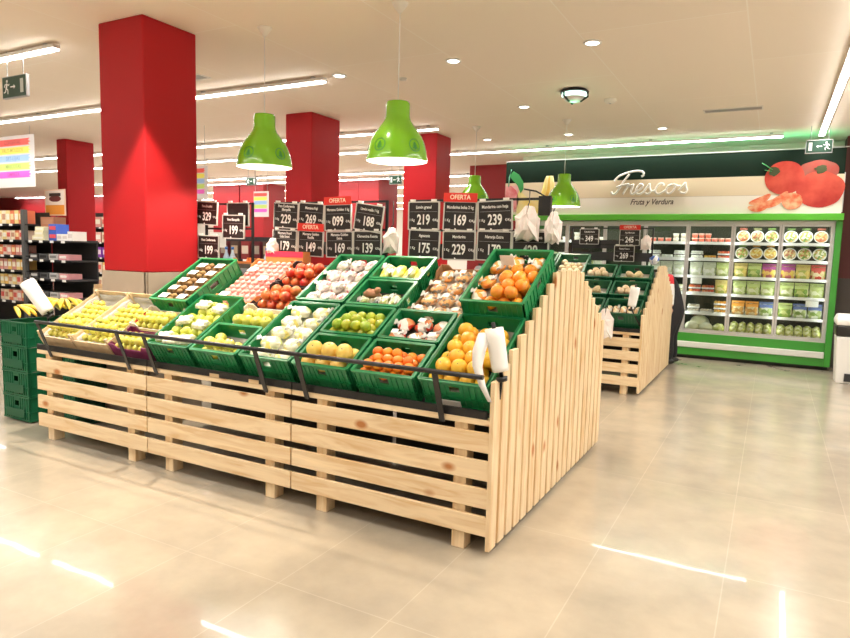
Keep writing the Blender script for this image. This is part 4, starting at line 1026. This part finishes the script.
BAGS = {k: bag_up('salad_bag_'+k, c, h) for k, c, h in (
    ('green', [(.20, .34, .05), (.36, .46, .08), (.58, .60, .22), (.74, .70, .40)], (.55, .66, .25)), ('purple', [(.74, .52, .08), (.46, .10, .12), (.66, .40, .12), (.76, .64, .30)], (.42, .08, .30)),
    ('yellow', [(.74, .58, .14), (.42, .46, .08), (.78, .68, .34), (.60, .40, .08)], (.70, .58, .20)), ('red', [(.66, .52, .26), (.52, .06, .03), (.76, .66, .44), (.40, .42, .10)], (.62, .10, .08)),
    ('blue', [(.40, .50, .18), (.72, .74, .60), (.24, .36, .08), (.76, .76, .62)], (.16, .22, .50)), ('orange', [(.70, .36, .08), (.74, .58, .30), (.52, .26, .05), (.74, .70, .5)], (.88, .40, .06)),
    ('pale', [(.60, .64, .34), (.46, .54, .16), (.74, .74, .54), (.36, .46, .10)], (.52, .62, .24)), ('white', [(.78, .78, .70), (.64, .68, .48), (.84, .84, .78), (.50, .56, .30)], (.66, .70, .56)))}
def tub_me(col, lid):
    return [MB().lathe([(.036, 0), (.043, .055)], 18).mesh('tub', mat('tub_%s' % str(col), col, .4)), MB().lathe([(.045, .0551), (.045, .066), (.036, .067)], 18).mesh('lid', mat('tub_lid_%s' % str(lid), lid, .4))]
TUBS = {'red': tub_me((.70, .16, .09), (.86, .66, .54)), 'cream': tub_me((.82, .74, .60), (.86, .84, .78))}
def tray_me(name, cols):
    a = MB().box(-.085, .085, -.06, .06, 0, .022).mesh('tray', WHITE); m = MB(); k = 0
    for i in range(4):
        for j in range(3): m.ball((-.06+.04*i, -.038+.038*j, .038), .024, (1, 1, .85), 8, amp=.1, seed=i*3+j)
    return [a, m.mesh('produce', mat_spots(name, cols, 30))]
TRAYS = {'mushroom': tray_me('mushroom_tray', [(.86, .82, .74), (.80, .74, .62), (.66, .58, .46)]), 'tomato': tray_me('tomato_tray', [(.78, .14, .05), (.86, .34, .10), (.7, .1, .05)]),
         'sprout': tray_me('sprout_tray', [(.55, .66, .22), (.74, .78, .46), (.86, .84, .62)]), 'pepper': tray_me('pepper_tray', [(.84, .46, .06), (.86, .60, .14), (.78, .34, .04)]), 'white': tray_me('white_tray', [(.86, .86, .80), (.78, .80, .68), (.9, .9, .86)])}
SHN = ['top shelf', 'second shelf', 'third shelf', 'fourth shelf', 'lowest raised shelf', 'bottom tray']
DN = ['rightmost', 'second', 'third', 'fourth', 'fifth', 'sixth', 'seventh']
KINDS_ = {'B': ('salad_bowl', 'round salad bowl', 'salad bowl'), 'G': ('salad_bag', 'salad bag', 'salad bag'), 'T': ('dip_tub', 'round tub', 'tub'), 'Y': ('vegetable_tray', 'vegetable tray', 'vegetable tray')}
def stock(door, sh, items, dy=0):
    xa, xb = DX[door+1]+.03, DX[door]-.03; z = SH[sh] + .0015; n = len(items); y = YF+.225
    ds = 'rightmost glass door' if door == 0 else '%s glass door from right' % DN[door]; ss = SHN[sh]
    for i, it in enumerate(items):
        x = xb - (xb-xa)*(i+.5)/n; kd = it[0]; key = it[1:].rstrip('23'); up = int(it[-1]) if it[-1] in '23' and kd in 'TY' else 1
        if kd == 'B': key = it[1:]
        nm, wd, ct = KINDS_[kd]
        mes = BOWLS[int(key)] if kd == 'B' else BAGS[key] if kd == 'G' else TUBS[key] if kd == 'T' else TRAYS[key]
        cw = '' if kd == 'B' else key + ' '
        for u in range(up):
            lv = '' if up == 1 else (', lower' if u == 0 else ', upper' if up == 2 else (', lower', ', middle', ', upper')[u])
            t = thing(nm, '%s%s%s, %s from right, %s, %s' % (cw, wd, lv, ORD[i], ss, ds), ct, (x, y, z + (.099 if kd == 'B' else 0) + u*(.0685 if kd == 'T' else .0665)), None, 'packed produce in the cooler')
            for me in mes: ob(me.name, me, t)
            if kd == 'G': t.scale = (1.08, 1, 1.06)
stock(0, 0, ['B3', 'B2', 'B2']); stock(0, 1, ['B2', 'B1', 'B0']); stock(0, 2, ['Gred', 'Gyellow', 'Gpurple']); stock(0, 3, ['Gpale', 'Ggreen', 'Gpale']); stock(0, 4, ['Gblue', 'Gblue', 'Ggreen'])
stock(1, 0, ['B1', 'B0', 'B3']); stock(1, 1, ['B4', 'B4', 'B1']); stock(1, 2, ['Gpurple', 'Ggreen', 'Gyellow']); stock(1, 3, ['Gpale', 'Gpale', 'Gpale']); stock(1, 4, ['Gblue', 'Gorange', 'Gorange'])
stock(2, 0, ['Tred', 'Tred', 'Tred', 'Tred2', 'Tred2', 'Tred2']); stock(2, 1, ['Ytomato2', 'Ypepper', 'Ywhite2']); stock(2, 2, ['Gpale', 'Gwhite', 'Gwhite']); stock(2, 3, ['Gyellow', 'Ytomato2', 'Ytomato2']); stock(2, 4, ['Ypepper3', 'Ymushroom', 'Ymushroom2'])
stock(3, 0, ['Tcream2', 'Tcream2', 'Tred', 'Tred', 'Tred']); stock(3, 1, ['Ywhite2', 'Ywhite', 'Ywhite2']); stock(3, 2, ['Gwhite', 'Gwhite', 'Gwhite']); stock(3, 3, ['Ysprout2', 'Ysprout2', 'Ytomato2']); stock(3, 4, ['Ymushroom2', 'Ymushroom', 'Ymushroom2'])
for d_ in (5, 6):
    stock(d_, 0, ['Tcream', 'Tcream', 'Tcream2', 'Tcream2']); stock(d_, 1, ['Ywhite', 'Ysprout', 'Ywhite']); stock(d_, 2, ['Gwhite', 'Gpale', 'Gwhite'])
LET = mat_spots('lettuce_leaves', [(.62, .64, .18), (.76, .74, .34), (.84, .82, .54), (.44, .50, .10)], 26); MELON = mat('melon_rind', (.74, .74, .46), .4, var=(.84, .84, .64), noise_s=9)
def head_me(s): return MB().ball((0, 0, .074), .078, (.71, .82, 1), 14, amp=.3, fr=3, seed=s).mesh('lettuce_head', LET)
HEADS = [head_me(s) for s in (1, 2, 3)]
for d_, n in ((0, 5), (1, 5)):
    for i in range(n):
        x = DX[d_]-.085-.112*i
        for r_, (yy, zz, rn_) in enumerate(((.105, .40, 'front'), (.245, .443, 'rear'))):
            tag(ob('lettuce_head', HEADS[(i+r_) % 3], loc=(x, YF+yy, zz + .0)), '%s lettuce head from right, %s row of bottom tray, %s glass door' % (ORD[i], rn_, ('rightmost', 'second')[d_]), 'lettuce', 'lettuce heads in the bottom tray')
    tag(MB().box(DX[d_+1]+.02, DX[d_]-.02, YF+.178, YF+.45, .3865, .4285).build('packing_crate', SHELFW), 'low white tray under the rear row of lettuce, %s glass door' % ('rightmost', 'second')[d_], 'tray')
for i, (x, y, z, r_, nm) in enumerate(((-.66, .14, .40, .085, 'green cabbage behind the third glass door, closest to the lettuce'), (-.84, .145, .386, .098, 'large white melon lying beside the cabbage in the bottom tray'), (-1.045, .135, .386, .10, 'large white melon beside the mullion in the bottom tray'), (-.95, .36, .387, .145, 'large pale green melon at the back of the bottom tray'), (-1.32, .18, .386, .10, 'pale melon behind the fourth glass door beside the person'))):
    tag(ob('melon' if i else 'cabbage', MB().ball((0, 0, r_*.9), r_, (1.0, 1, .9), 18, amp=.03 if i else .2, fr=2, seed=i).mesh('melon', MELON if i else LET), loc=(x, YF+y, z)), nm, 'melon' if i else 'cabbage')
for x, z, nm in ((.53, 1.0, 'rightmost door, near its edge'), (-1.02, 1.265, 'third door')):
    tag(MB().box(-.08, .08, 0, .003, -.12, -.033).build('shelf_card', PAPER, None, (x, YF+.115, z)), 'white card hanging from a shelf edge behind the ' + nm, 'card')

# ------------------------------------------------------------------ the fascia above the cooler
YS = 10.45
fas = thing('fascia_sign', 'cream and dark green fascia reading Frescos above the cooler, with printed fruit', 'sign', (0, YS, 2.2))
def FZ(z): return z - 2.2
XL, XR = -4.12, .765
MB().box(XL, XR, .01, .05, FZ(2.72), FZ(3.07)).build('dark_green_board', DGREEN, fas)
MB().box(XL, XR, .0, .05, FZ(2.452), FZ(2.7199)).build('tan_board', mat('tan_print', (.80, .68, .48), .5), fas)
MB().box(XL, XR, .0, .05, FZ(2.19), FZ(2.448)).build('cream_board', mat('cream_print_board', (.92, .88, .79), .5), fas)
MB().box(XL, XR, .004, .05, FZ(2.4481), FZ(2.4519)).build('joint_line', mat('joint_brown', (.35, .30, .22), .6), fas)  # thin brown strip along the joint between the boards
MB().box(XR, XR+.012, -.004, .05, FZ(2.21), FZ(2.74)).build('edge_trim', LGREY, fas)
MB().box(XL, XR+.035, -.04, .06, FZ(2.095), FZ(2.189)).build('green_trim', mat('bright_green_trim', (.10, .50, .03), .3, coat=.5), fas, bevel=.008)
MB().box(XL, XR+.2, -.0, .02, FZ(3.075), FZ(3.085)).build('top_wire', LGREY, fas)
MB().box(XL+.02, XR-.02, .12, .15, FZ(3.0), FZ(3.02)).build('led_strip', mat('green_led', (.12, 1, .45), .4, emit=4), fas)
MB().box(XL, XR, .0505, .119, FZ(2.97), FZ(2.99)).build('led_shelf', DGREEN, fas)
light('led_light', 'AREA', 9, (.08, 1, .38), fas, (-1.7, .14, FZ(3.03)), (R(180), 0, 0), shape='RECTANGLE', size=4.7, size_y=.05)
# raised white script
def SX(zx): return -2.337 + (zx-170)*.00194
def SZ(zy): return FZ(2.495 + (225-zy)*.0020)
letters = dict(
    F=[[(195,125),(230,85),(300,58),(370,48),(412,56),(422,78),(405,92)], [(312,70),(272,122),(238,180),(206,220),(182,216),(176,200)], [(215,168),(262,152),(312,146)]],
    r=[[(268,224),(300,170),(318,148),(312,166),(328,158),(348,152),(338,180),(330,212),(345,224),(370,206)]],
    e=[[(368,206),(402,188),(420,164),(410,150),(390,156),(371,190),(376,218),(402,224),(432,206)]],
    s=[[(430,206),(460,165),(470,150),(472,175),(482,205),(465,224),(440,218)], [(480,208),(515,200)]],
    c=[[(578,165),(570,150),(546,153),(520,185),(522,215),(550,225),(596,198)]],
    o=[[(642,156),(612,170),(598,200),(612,224),(640,215),(662,180),(652,156),(680,170),(702,168)]],
    z=[[(690,204),(722,166),(735,150),(740,175),(750,205),(732,224),(702,216)]])
SCRIPT = mat('raised_white_script', (.88, .86, .80), .4)
for k, sts in letters.items():
    m = MB()
    for st in sts:
        m.tube([(SX(a), -.028, SZ(b)) for a, b in [(v.x, v.y) for v in spline([(a, b, 0) for a, b in st], 5)]], .0165, 8)
    m.build('script_letter', SCRIPT, fas)
ob('script_line', text_mesh('Fruta y Verdura', .12, .014, .82, .35, TEXTK), fas, (SX(490), -.002, FZ(2.375)))
# printed fruit, cut-out panels standing proud of the boards
def disc(cx, cz, rx, rz, y, me_mat, nm, dents=0, seed=0, n=40):
    pts = []
    for i in range(n):
        a = 2*math.pi*i/n; k = 1 + dents*noise.noise(Vector((math.cos(a)*1.6, math.sin(a)*1.6, seed)))
        pts.append((cx+rx*k*math.cos(a), cz+rz*k*math.sin(a)))
    return MB().slab(pts, lambda x, z, q: Vector((x, y-q, FZ(z))), .004).build(nm, me_mat, fas)
TOM = mat('tomato_print', (.44, .02, .012), .4, var=(.66, .09, .05), noise_s=3.2); TOMD = mat('tomato_shoulder_print', (.42, .05, .035), .45, var=(.30, .10, .07), noise_s=6)
disc(.46, 2.765, .24, .15, .0, TOMD, 'tomato_shoulder_print', .1, 3)
disc(.495, 2.515, .285, .245, -.005, TOM, 'tomato_print', .06, 2)
disc(.055, 2.685, .245, .232, -.003, TOM, 'tomato_print', .05, 1)
disc(-.08, 2.775, .07, .06, -.0085, mat('calyx_print', (.06, .07, .02), .5), 'calyx_print', .5, 5)
disc(.49, 2.79, .08, .05, -.0085, mat('calyx_print', (.06, .07, .02), .5), 'calyx_print', .5, 6)
m = MB()
m.tube([(-.10, -.012, FZ(2.80)), (-.18, -.012, FZ(2.86)), (-.24, -.012, FZ(2.90))], .007, 6); m.tube([(-.11, -.012, FZ(2.78)), (-.2, -.012, FZ(2.80))], .006, 6); m.build('calyx_leaf_print', mat('leaf_print', (.04, .30, .08), .5), fas)
WED = mat('tomato_wedge_print', (.78, .12, .04), .4, var=(.86, .50, .28), noise_s=12)
for (cx, cz, a, L, wd) in ((-.23, 2.385, 25, .15, .05), (-.10, 2.34, 15, .17, .055), (-.25, 2.275, 5, .13, .05), (.02, 2.42, 35, .12, .04)):
    pts = []
    for i in range(20):
        u = 2*math.pi*i/20; x, y = L*math.cos(u), wd*math.sin(u) + .25*wd*math.cos(2*u); pts.append((cx+x*math.cos(R(a))-y*math.sin(R(a)), cz+x*math.sin(R(a))+y*math.cos(R(a))))
    MB().slab(pts, lambda x, z, q, k_=cx: Vector((x, -.012-.01*abs(k_)-q, FZ(z))), .0008).build('tomato_wedge_print', WED, fas)
disc(.17, 2.36, .13, .115, -.0165, WED, 'tomato_wedge_print', .1, 8)
PINK = mat('apple_print', (.62, .06, .08), .5, var=(.84, .40, .40), noise_s=5); YEL = mat('yellow_fruit_print', (.86, .66, .16), .5, var=(.88, .78, .40), noise_s=4); LEAFP = mat('leaf_print', (.04, .30, .08), .5)
MB().slab([(-4.115, 2.24), (-3.84, 2.24), (-3.84, 2.68), (-4.115, 2.68)], lambda x, z, q: Vector((x, -.001-q, FZ(z))), .002).build('pale_pink_print', mat('pale_pink_print', (.80, .50, .48), .5), fas)
MB().slab([(-4.115, 2.24), (-4.115, 2.66), (-4.02, 2.68), (-3.92, 2.60), (-3.86, 2.45), (-3.90, 2.30), (-4.0, 2.24)], lambda x, z, q: Vector((x, -.004-q, FZ(z))), .004).build('apple_print', PINK, fas)
MB().slab([(-3.90, 2.21), (-3.30, 2.21), (-3.38, 2.36), (-3.48, 2.48), (-3.62, 2.42), (-3.76, 2.5), (-3.86, 2.62), (-3.90, 2.5)], lambda x, z, q: Vector((x, -.004-q, FZ(z))), .004).build('pineapple_print', YEL, fas)
MB().slab([(-4.05, 2.84), (-3.98, 2.92), (-3.88, 2.86), (-3.80, 2.74), (-3.79, 2.62), (-3.84, 2.55), (-3.90, 2.68), (-3.98, 2.76)], lambda x, z, q: Vector((x, -.006-q, FZ(z))), .004).build('leaf_print', LEAFP, fas)
MB().tube([(-4.06, -.006, FZ(2.66)), (-4.05, -.006, FZ(2.82)), (-4.02, -.006, FZ(2.95))], .010, 6).build('stem_print', mat('stem_print', (.16, .45, .30), .5), fas)
for dx, cmt in ((0, YEL), (.055, mat('banana_print', (.78, .50, .08), .5)), (.11, YEL)):
    pts = spline([(-3.62+dx, 2.30, 0), (-3.50+dx, 2.40, 0), (-3.42+dx, 2.55, 0), (-3.385+dx*.6, 2.74, 0), (-3.37+dx*.5, 2.82, 0)], 5)
    MB().tube([(p.x, -.004, FZ(p.y)) for p in pts], [.05*math.sin(.3+2.5*i/(len(pts)-1))+.008 for i in range(len(pts))], 8, flat=.12, up=(0, 1, 0)).build('banana_print', cmt, fas)
# ------------------------------------------------------------------ grocery shelving far off
BOXM = {}
def carton_pack(wd, dp, h, c1, c2):
    k = (wd, dp, h, c1, c2)
    if k not in BOXM:
        m = MB(); m.box(-wd/2, wd/2, -dp/2, dp/2, 0, h); m.mi = 1; m.box(-wd/2*.8, wd/2*.8, -dp/2-.002, -dp/2-.0005, h*.3, h*.75)
        BOXM[k] = m.mesh('grocery_box', [mat('pack_%.2f_%.2f_%.2f' % c1, c1, .45), mat('pack_%.2f_%.2f_%.2f' % c2, c2, .45)])
    return BOXM[k]
COLS = [((.72, .20, .10), (.86, .70, .40)), ((.84, .66, .28), (.86, .84, .74)), ((.80, .42, .36), (.86, .80, .74)), ((.84, .76, .56), (.55, .30, .20)), ((.70, .30, .26), (.86, .78, .62)), ((.80, .62, .50), (.70, .12, .10)), ((.84, .54, .16), (.86, .82, .7))]
def shelf_unit(x0, x1, y, zs, top, label, depth=.42, posts=(), gray=True):
    t = thing('store_shelf', label, 'shelf', ((x0+x1)/2, y, 0)); h = (x1-x0)/2
    MB().box(-h, h, depth-.02, depth, .0, top).build('back_panel', DARK, t)
    MB().box(-h, h, 0.02, depth-.0201, 0, .14).build('base', DARK, t)
    for p in posts: MB().box(p-(x0+x1)/2-.035, p-(x0+x1)/2+.035, -.02, .05, .1401, top+.02).build('post', mat('post_grey', (.10, .10, .10), .5), t)
    for z in zs:
        s = MB().box(-h, h, 0, depth-.0201, z-.025, z).build('shelf', DARK, t)
        m = MB(); n = int((x1-x0)/.28)
        for i in range(n): m.box(-h+.08+.28*i, -h+.17+.28*i, -.004, -.0005, z-.036, z-.001)
        m.build('price_tag', PAPER, s)
    return t
Yb = 6.0
shelf_unit(-13.2, -10.452, Yb, (.56, .82, 1.06, 1.30, 1.545, 1.80), 2.0, 'tall dark grocery shelving full of packets at the far side, beyond the bananas', posts=(-10.49,))
bay_z = (.56, .82, 1.06, 1.30, 1.545, 1.80)
rn = ['lowest', 'second lowest', 'third', 'fourth', 'fifth', 'top']
for r_, z in enumerate(bay_z):
    for i in range(6):
        wd, hh = .105, (.17, .16, .17, .16, .15, .21)[r_]
        c = COLS[(r_*3+i*2+(i//2)) % 7] if r_ < 5 else (COLS[0], COLS[1], COLS[0], COLS[1], COLS[3], COLS[1])[i]
        tag(ob('grocery_box', carton_pack(wd, .2, hh, *c), loc=(-10.60-.118*i, Yb+.125, z+.002)), '%s packet from the grey post on the %s shelf of the tall grocery shelving' % (ORD[i], rn[r_]), 'packet', 'packets on the tall shelving')
t = shelf_unit(-10.445, -9.30, Yb, (.66, .955, 1.25, 1.545), 1.56, 'lower black shelving bay with dark trays, in front of the far red pillar', depth=.45, posts=())
for z in (.66, .955, 1.25):
    for i, (c, nm) in enumerate(((((.05, .05, .05), (.5, .5, .5)), 'black box'), (((.10, .10, .10), (.03, .03, .03)), 'dark box'), (((.55, .55, .54), (.2, .2, .2)), 'grey and white packet'), (((.75, .36, .38), (.86, .80, .78)), 'pink and white packet'))):
        tag(ob('grocery_box', carton_pack(.2, .24, .085, *c), loc=(-10.28+.25*i, Yb+.14, z+.002)), '%s on the %s shelf of the lower black bay' % (nm, {.66: 'bottom', .955: 'middle', 1.25: 'upper'}[z]), 'packet', 'packets in the black bay')
YW = ((.84, .78, .50), (.88, .86, .74))
for j in range(3):
    tag(ob('grocery_pack', carton_pack(.30 if j == 0 else .22, .2, .07, *YW), loc=(-10.18+.02*j, Yb+.14, 1.547+.0705*j)), 'cream packet, %s from below in the pile on top of the black bay' % ORD[j], 'packet', 'cream packets on the bay')
for j in range(2):
    tag(ob('blue_carton', carton_pack(.20, .2, .125, (.05, .12, .52), (.75, .10, .12)), loc=(-9.78, Yb+.13, 1.547+.1255*j)), '%s blue and red carton stacked on top of the black bay' % ('lower', 'upper')[j], 'carton')
for j in range(3):
    tag(ob('white_packet', carton_pack(.13, .22, .10 if j < 2 else .14, (.84, .82, .80), (.66, .60, .58)), loc=(-9.60+.135*j, Yb+.13, 1.547)), 'white packet on top of the black bay, %s after the blue cartons' % ORD[j], 'packet')
tag(ob('grocery_box', carton_pack(.34, .2, .16, (.36, .16, .09), (.40, .20, .12)), loc=(-10.19, Yb+.30, 1.76)), 'brown carton resting on the cream packets beside the grey post', 'carton').location.z = 1.757
t = thing('shelf_poster', 'orange poster with dark picture standing above the black shelving bay', 'poster', (-10.30, 6.405, 1.95))
MB().box(-.27, .27, 0, .012, 0, .42).build('poster_board', mat('peach_print', (.84, .60, .44), .5), t)
MB().box(-.245, .245, -.002, -.0005, .02, .17).build('orange_band', mat('orange_print', (.86, .34, .05), .5), t)
MB().box(-.245, .245, -.002, -.0005, .171, .40).build('pale_band', mat('pale_peach_print', (.84, .74, .66), .5), t)
MB().ball((0, 0, 0), 1, (.16, .001, .05), 14).build('dark_print', mat('dark_red_print', (.16, .03, .03), .5), t, (.01, -.004, .27)); MB().box(-.14, .16, -.005, -.0025, .31, .36).build('dark_print', TEXTK, t)
MB().cyl((0, .02, -.2), (0, .02, .0), .008).build('pole', DARK, t)
# more shelving glimpsed between the pillars
shelf_unit(-17.0, -13.6, 11.0, (.35, .75, 1.15, 1.55, 1.95), 2.35, 'distant grocery shelving seen in the gap beside the nearest red pillar', posts=(-13.63,))
for r_, z in enumerate((.35, .75, 1.15, 1.55, 1.95)):
    for i in range(8):
        c = (((.26, .06, .40), (.75, .6, .7)) if r_ == 2 else COLS[(r_*2+i) % 7])
        tag(ob('grocery_box', carton_pack(.24, .24, .27, *c), loc=(-16.75+.29*i, 11.14, z+.002)), '%s packet from far end, %s shelf of the distant shelving in the pillar gap' % (ORD[i], rn[r_]), 'packet', 'packets in the pillar gap')
shelf_unit(-10.4, -7.55, 8.9, (.5, .9, 1.3), 1.72, 'dark shelving behind the price boards beside the nearest red pillar', posts=(-7.6,))
DC = [((.10, .015, .02), (.3, .25, .2)), ((.03, .03, .035), (.2, .2, .2)), ((.22, .03, .03), (.6, .5, .4)), ((.07, .04, .03), (.4, .3, .2)), ((.10, .16, .34), (.7, .75, .8))]
for r_, z in enumerate((.9, 1.3)):
    for i in range(10):
        tag(ob('dark_carton', carton_pack(.2, .24, .27 if r_ == 0 else .33, *DC[(i*3+r_*2+i//3) % 5]), loc=(-10.2+.265*i, 9.04, z+.002)), '%s dark carton from the pillar on the %s shelf behind the price boards' % (ORD[i], ('lower', 'upper')[r_]), 'carton', 'dark cartons')
bt = MB().lathe([(.035, 0), (.036, .16), (.014, .22), (.014, .25)], 12).mesh('bottle_body', mat('pale_blue_bottle', (.45, .58, .70), .2)); bc = MB().lathe([(.017, .2501), (.017, .28)], 10).mesh('bottle_cap', mat('blue_cap', (.05, .2, .55), .4))
t = thing('side_table', 'dark side counter with bottles behind the kiwi crate', 'counter', (-5.35, 5.6, 0))
MB().box(-.75, .55, -.2, .2, 1.20, 1.24).build('counter_top', DARK, t); MB().box(-.70, .50, -.17, .17, 0, 1.1999).build('counter_body', DARK, t)
for k, x in enumerate((-5.62, -5.52, -5.00, -4.90)):
    t = thing('bottle', 'pale blue bottle on the dark side counter, %s from the nearest red pillar' % ORD[k], 'bottle', (x, 5.52, 1.2405), None, 'bottles on the side counter'); ob('bottle_body', bt, t); ob('bottle_cap', bc, t)
t = thing('notice_card', 'plain white notice card on a stand behind board 329', 'card', (-5.86, 5.62, 1.24)); MB().box(-.13, .13, 0, .004, .27, .45).build('card', PAPER, t); MB().cyl((0, .008, 0), (0, .008, .40), .007).build('stem', DARK, t)
t = thing('orange_crate', 'orange tray standing on the dark counter behind the kiwi crate', 'crate', (-5.28, 5.60, 1.2405)); carton_mesh(.36, .26, .16, 0, 0).build('tray_body', ORC, t)

# ------------------------------------------------------------------ hanging posters
def striped_poster(x, y, z0, wd, h, label, words=None, rz=0):
    t = thing('hanging_poster', label, 'poster', (x, y, z0), (0, 0, rz)); MB().box(-wd/2, wd/2, 0, .006, 0, h).build('poster_sheet', mat('poster_paper', (.66, .62, .60), .6), t)
    cs = [(.80, .10, .08), (.84, .76, .12), (.30, .48, .78), (.50, .66, .16), (.80, .12, .55)]
    for i, c in enumerate(cs):
        z = h - .03*h/.8 - (i+1)*h*.155
        pts = [(-wd/2+.01, z), (wd*.40, z), (wd*.36, z+h*.035), (wd*.42, z+h*.06), (wd*.36, z+h*.09), (wd*.41, z+h*.125), (-wd/2+.01, z+h*.125)]
        MB().slab(pts, lambda a, b, q: Vector((a, -.001-q, b)), .002).build('brush_stripe', mat('stripe_%d' % i, c, .55), t)
        if words: ob('stripe_text', text_mesh(words[i], h*.105, .01, .95, 0, mat('stripe_ink_%d' % i, tuple(v*.55 for v in c), .55)), t, (wd*.0, -.0032, z+h*.062))
    for s in (-.4, .4): MB().cyl((s*wd, .003, h), (s*wd, .003, CEIL-z0), .003, 5).build('wire', GREY, t)
striped_poster(-10.70, 6.0, 2.37, 1.15, .80, 'large white poster with five brush-stroke stripes of colour hanging near the exit sign', ['CONSERVAS', 'FRUT-MOLIDOS', 'DET-LEJIAS', 'MASCOTAS', 'LIMPIEZA'])
striped_poster(-7.78, 7.0, 2.21, .56, .50, 'small striped white poster peeping out behind the nearest red pillar')
striped_poster(-8.29, 9.0, 2.08, .36, .46, 'small striped poster hanging above the empty price board, before a dark red column')

# ------------------------------------------------------------------ bin at the wall
t = thing('waste_bin', 'white swing-lid bin with black liner beside the green cooler', 'bin', (.93, 9.72, 0))
MB().rings([[Vector((s*a, q*b, z)) for s, q in ((-1, -1), (1, -1), (1, 1), (-1, 1))] for a, b, z in ((.13, .15, 0), (.16, .19, .60))], smooth=False).build('bin_body', WHITE, t, bevel=.015)
MB().box(-.168, .168, -.198, .198, .601, .74).build('liner', mat('black_liner', (.015, .015, .015), .35), t, bevel=.02)
MB().rings([[Vector((s*a, q*b, z)) for s, q in ((-1, -1), (1, -1), (1, 1), (-1, 1))] for a, b, z in ((.172, .202, .741), (.18, .21, .80), (.15, .18, .87))], smooth=False).build('lid', WHITE, t, bevel=.015)
MB().box(-.04, .06, -.17, -.142, .03, .13).build('pedal_plate', DARK, t)

# ------------------------------------------------------------------ a person bending behind the second stand's end panel
def skin_figure(name, joints, edges, mats, label, cat, matf):
    me = bpy.data.meshes.new(name); me.from_pydata([j[:3] for j in joints], edges, []); o = bpy.data.objects.new(name, me); C.objects.link(o)
    sk = o.modifiers.new('skin', 'SKIN'); sk.branch_smoothing = .4
    for v, j in zip(me.skin_vertices[0].data, joints): v.radius = (j[3], j[4] if len(j) > 4 else j[3]); v.use_root = False
    me.skin_vertices[0].data[0].use_root = True
    su = o.modifiers.new('sub', 'SUBSURF'); su.levels = su.render_levels = 2
    m2 = bpy.data.meshes.new_from_object(o.evaluated_get(bpy.context.evaluated_depsgraph_get()))
    bpy.data.objects.remove(o); m2.materials.clear()
    for m in mats: m2.materials.append(m)
    for p in m2.polygons: p.material_index = matf(p.center); p.use_smooth = True
    return tag(ob(name, m2), label, cat)
PX, PY = -1.165, 9.85
J = [(0, 0, .83, .145, .14), (-.07, 0, .98, .125, .15), (-.15, 0, 1.18, .12, .165), (-.235, 0, 1.275, .065), (-.30, 0, 1.27, .052),
     (-.36, 0, 1.245, .07), (-.42, 0, 1.21, .09), (-.47, 0, 1.16, .085), (-.51, 0, 1.12, .045),
     (.0, -.09, .76, .11), (-.08, -.10, .42, .072), (-.04, -.10, .10, .048), (-.17, -.11, .04, .038), (.0, .09, .76, .11), (-.06, .11, .42, .072), (-.01, .12, .10, .048), (-.14, .13, .04, .038),
     (-.115, -.20, 1.255, .068), (-.07, -.255, 1.04, .055), (-.055, -.28, .84, .036), (-.20, .18, 1.20, .062), (-.30, .24, .98, .05), (-.46, .20, .90, .034)]
E_ = [(0,1),(1,2),(2,3),(3,4),(4,5),(5,6),(6,7),(7,8),(0,9),(9,10),(10,11),(11,12),(0,13),(13,14),(14,15),(15,16),(2,17),(17,18),(18,19),(2,20),(20,21),(21,22)]
def body_mat(c):
    if c.z < .08: return 0
    if c.y < -.18 or (c.y > .18 and c.z > .85): return 1 if c.z > 1.15 else 2 if c.z > .87 else 3
    if c.x < -.27 and c.z > 1.0: return 3
    return 0
SKIN = mat('skin', (.62, .38, .27), .5)
p = skin_figure('person', J, E_, [mat('black_clothes', (.012, .012, .016), .7), mat('red_sleeve', (.62, .02, .03), .7), mat('white_sleeve', (.84, .84, .82), .7), SKIN], 'person in black with red and white sleeve bending behind the second stand', 'person', body_mat)
p.location = (PX, PY, 0)
HM = Matrix.Translation((-.435, 0, 1.20)) @ Matrix.Rotation(R(-52), 4, 'Y')        # bowed head
def hp(x, y, z): return HM @ Vector((x, y, z))
m = MB(); m.ball(hp(.015, 0, .045), .105, (1, .95, .9), 14, amp=.06); m.build('hair', mat('dark_hair', (.02, .012, .01), .6), p)
for sy in (-1, 1): MB().ball(hp(-.085, sy*.033, -.01), .012, seg=8).build('eye', WHITE, p)
MB().ball(hp(-.10, 0, -.04), .018, (1, .7, 1.2), 8).build('nose', SKIN, p); MB().ball(hp(-.088, 0, -.075), .02, (.6, 1, .5), 8).build('mouth', mat('lips', (.5, .16, .14), .5), p)
for sy in (-1, 1):
    MB().ball(hp(.01, sy*.095, -.015), .026, (.7, .35, 1.1), 8).build('ear', SKIN, p)
    m = MB(); hx, hy, hz = ((-.06, -.282, .79) if sy < 0 else (-.49, .20, .875))
    m.ball((hx, hy, hz), .034, (1.1, .5, 1.2), 10)
    for f in range(4): m.tube([(hx-.02+.014*f, hy, hz-.02), (hx-.03+.015*f, hy-.004, hz-.065), (hx-.04+.014*f, hy+.012, hz-.095-.006*(f in (1, 2)))], [.0095, .0085, .0065], 6)
    m.tube([(hx-.03, hy-.01, hz), (hx-.06, hy-.02, hz-.03), (hx-.065, hy-.018, hz-.06)], [.011, .009, .007], 6); m.build('hand', SKIN, p)
    MB().ball((-.10 if sy < 0 else -.07, sy*.115, .0), .06, (2.1, .75, .75), 12).build('shoe', mat('black_shoe', (.02, .02, .02), .5), p, (0, 0, .046))
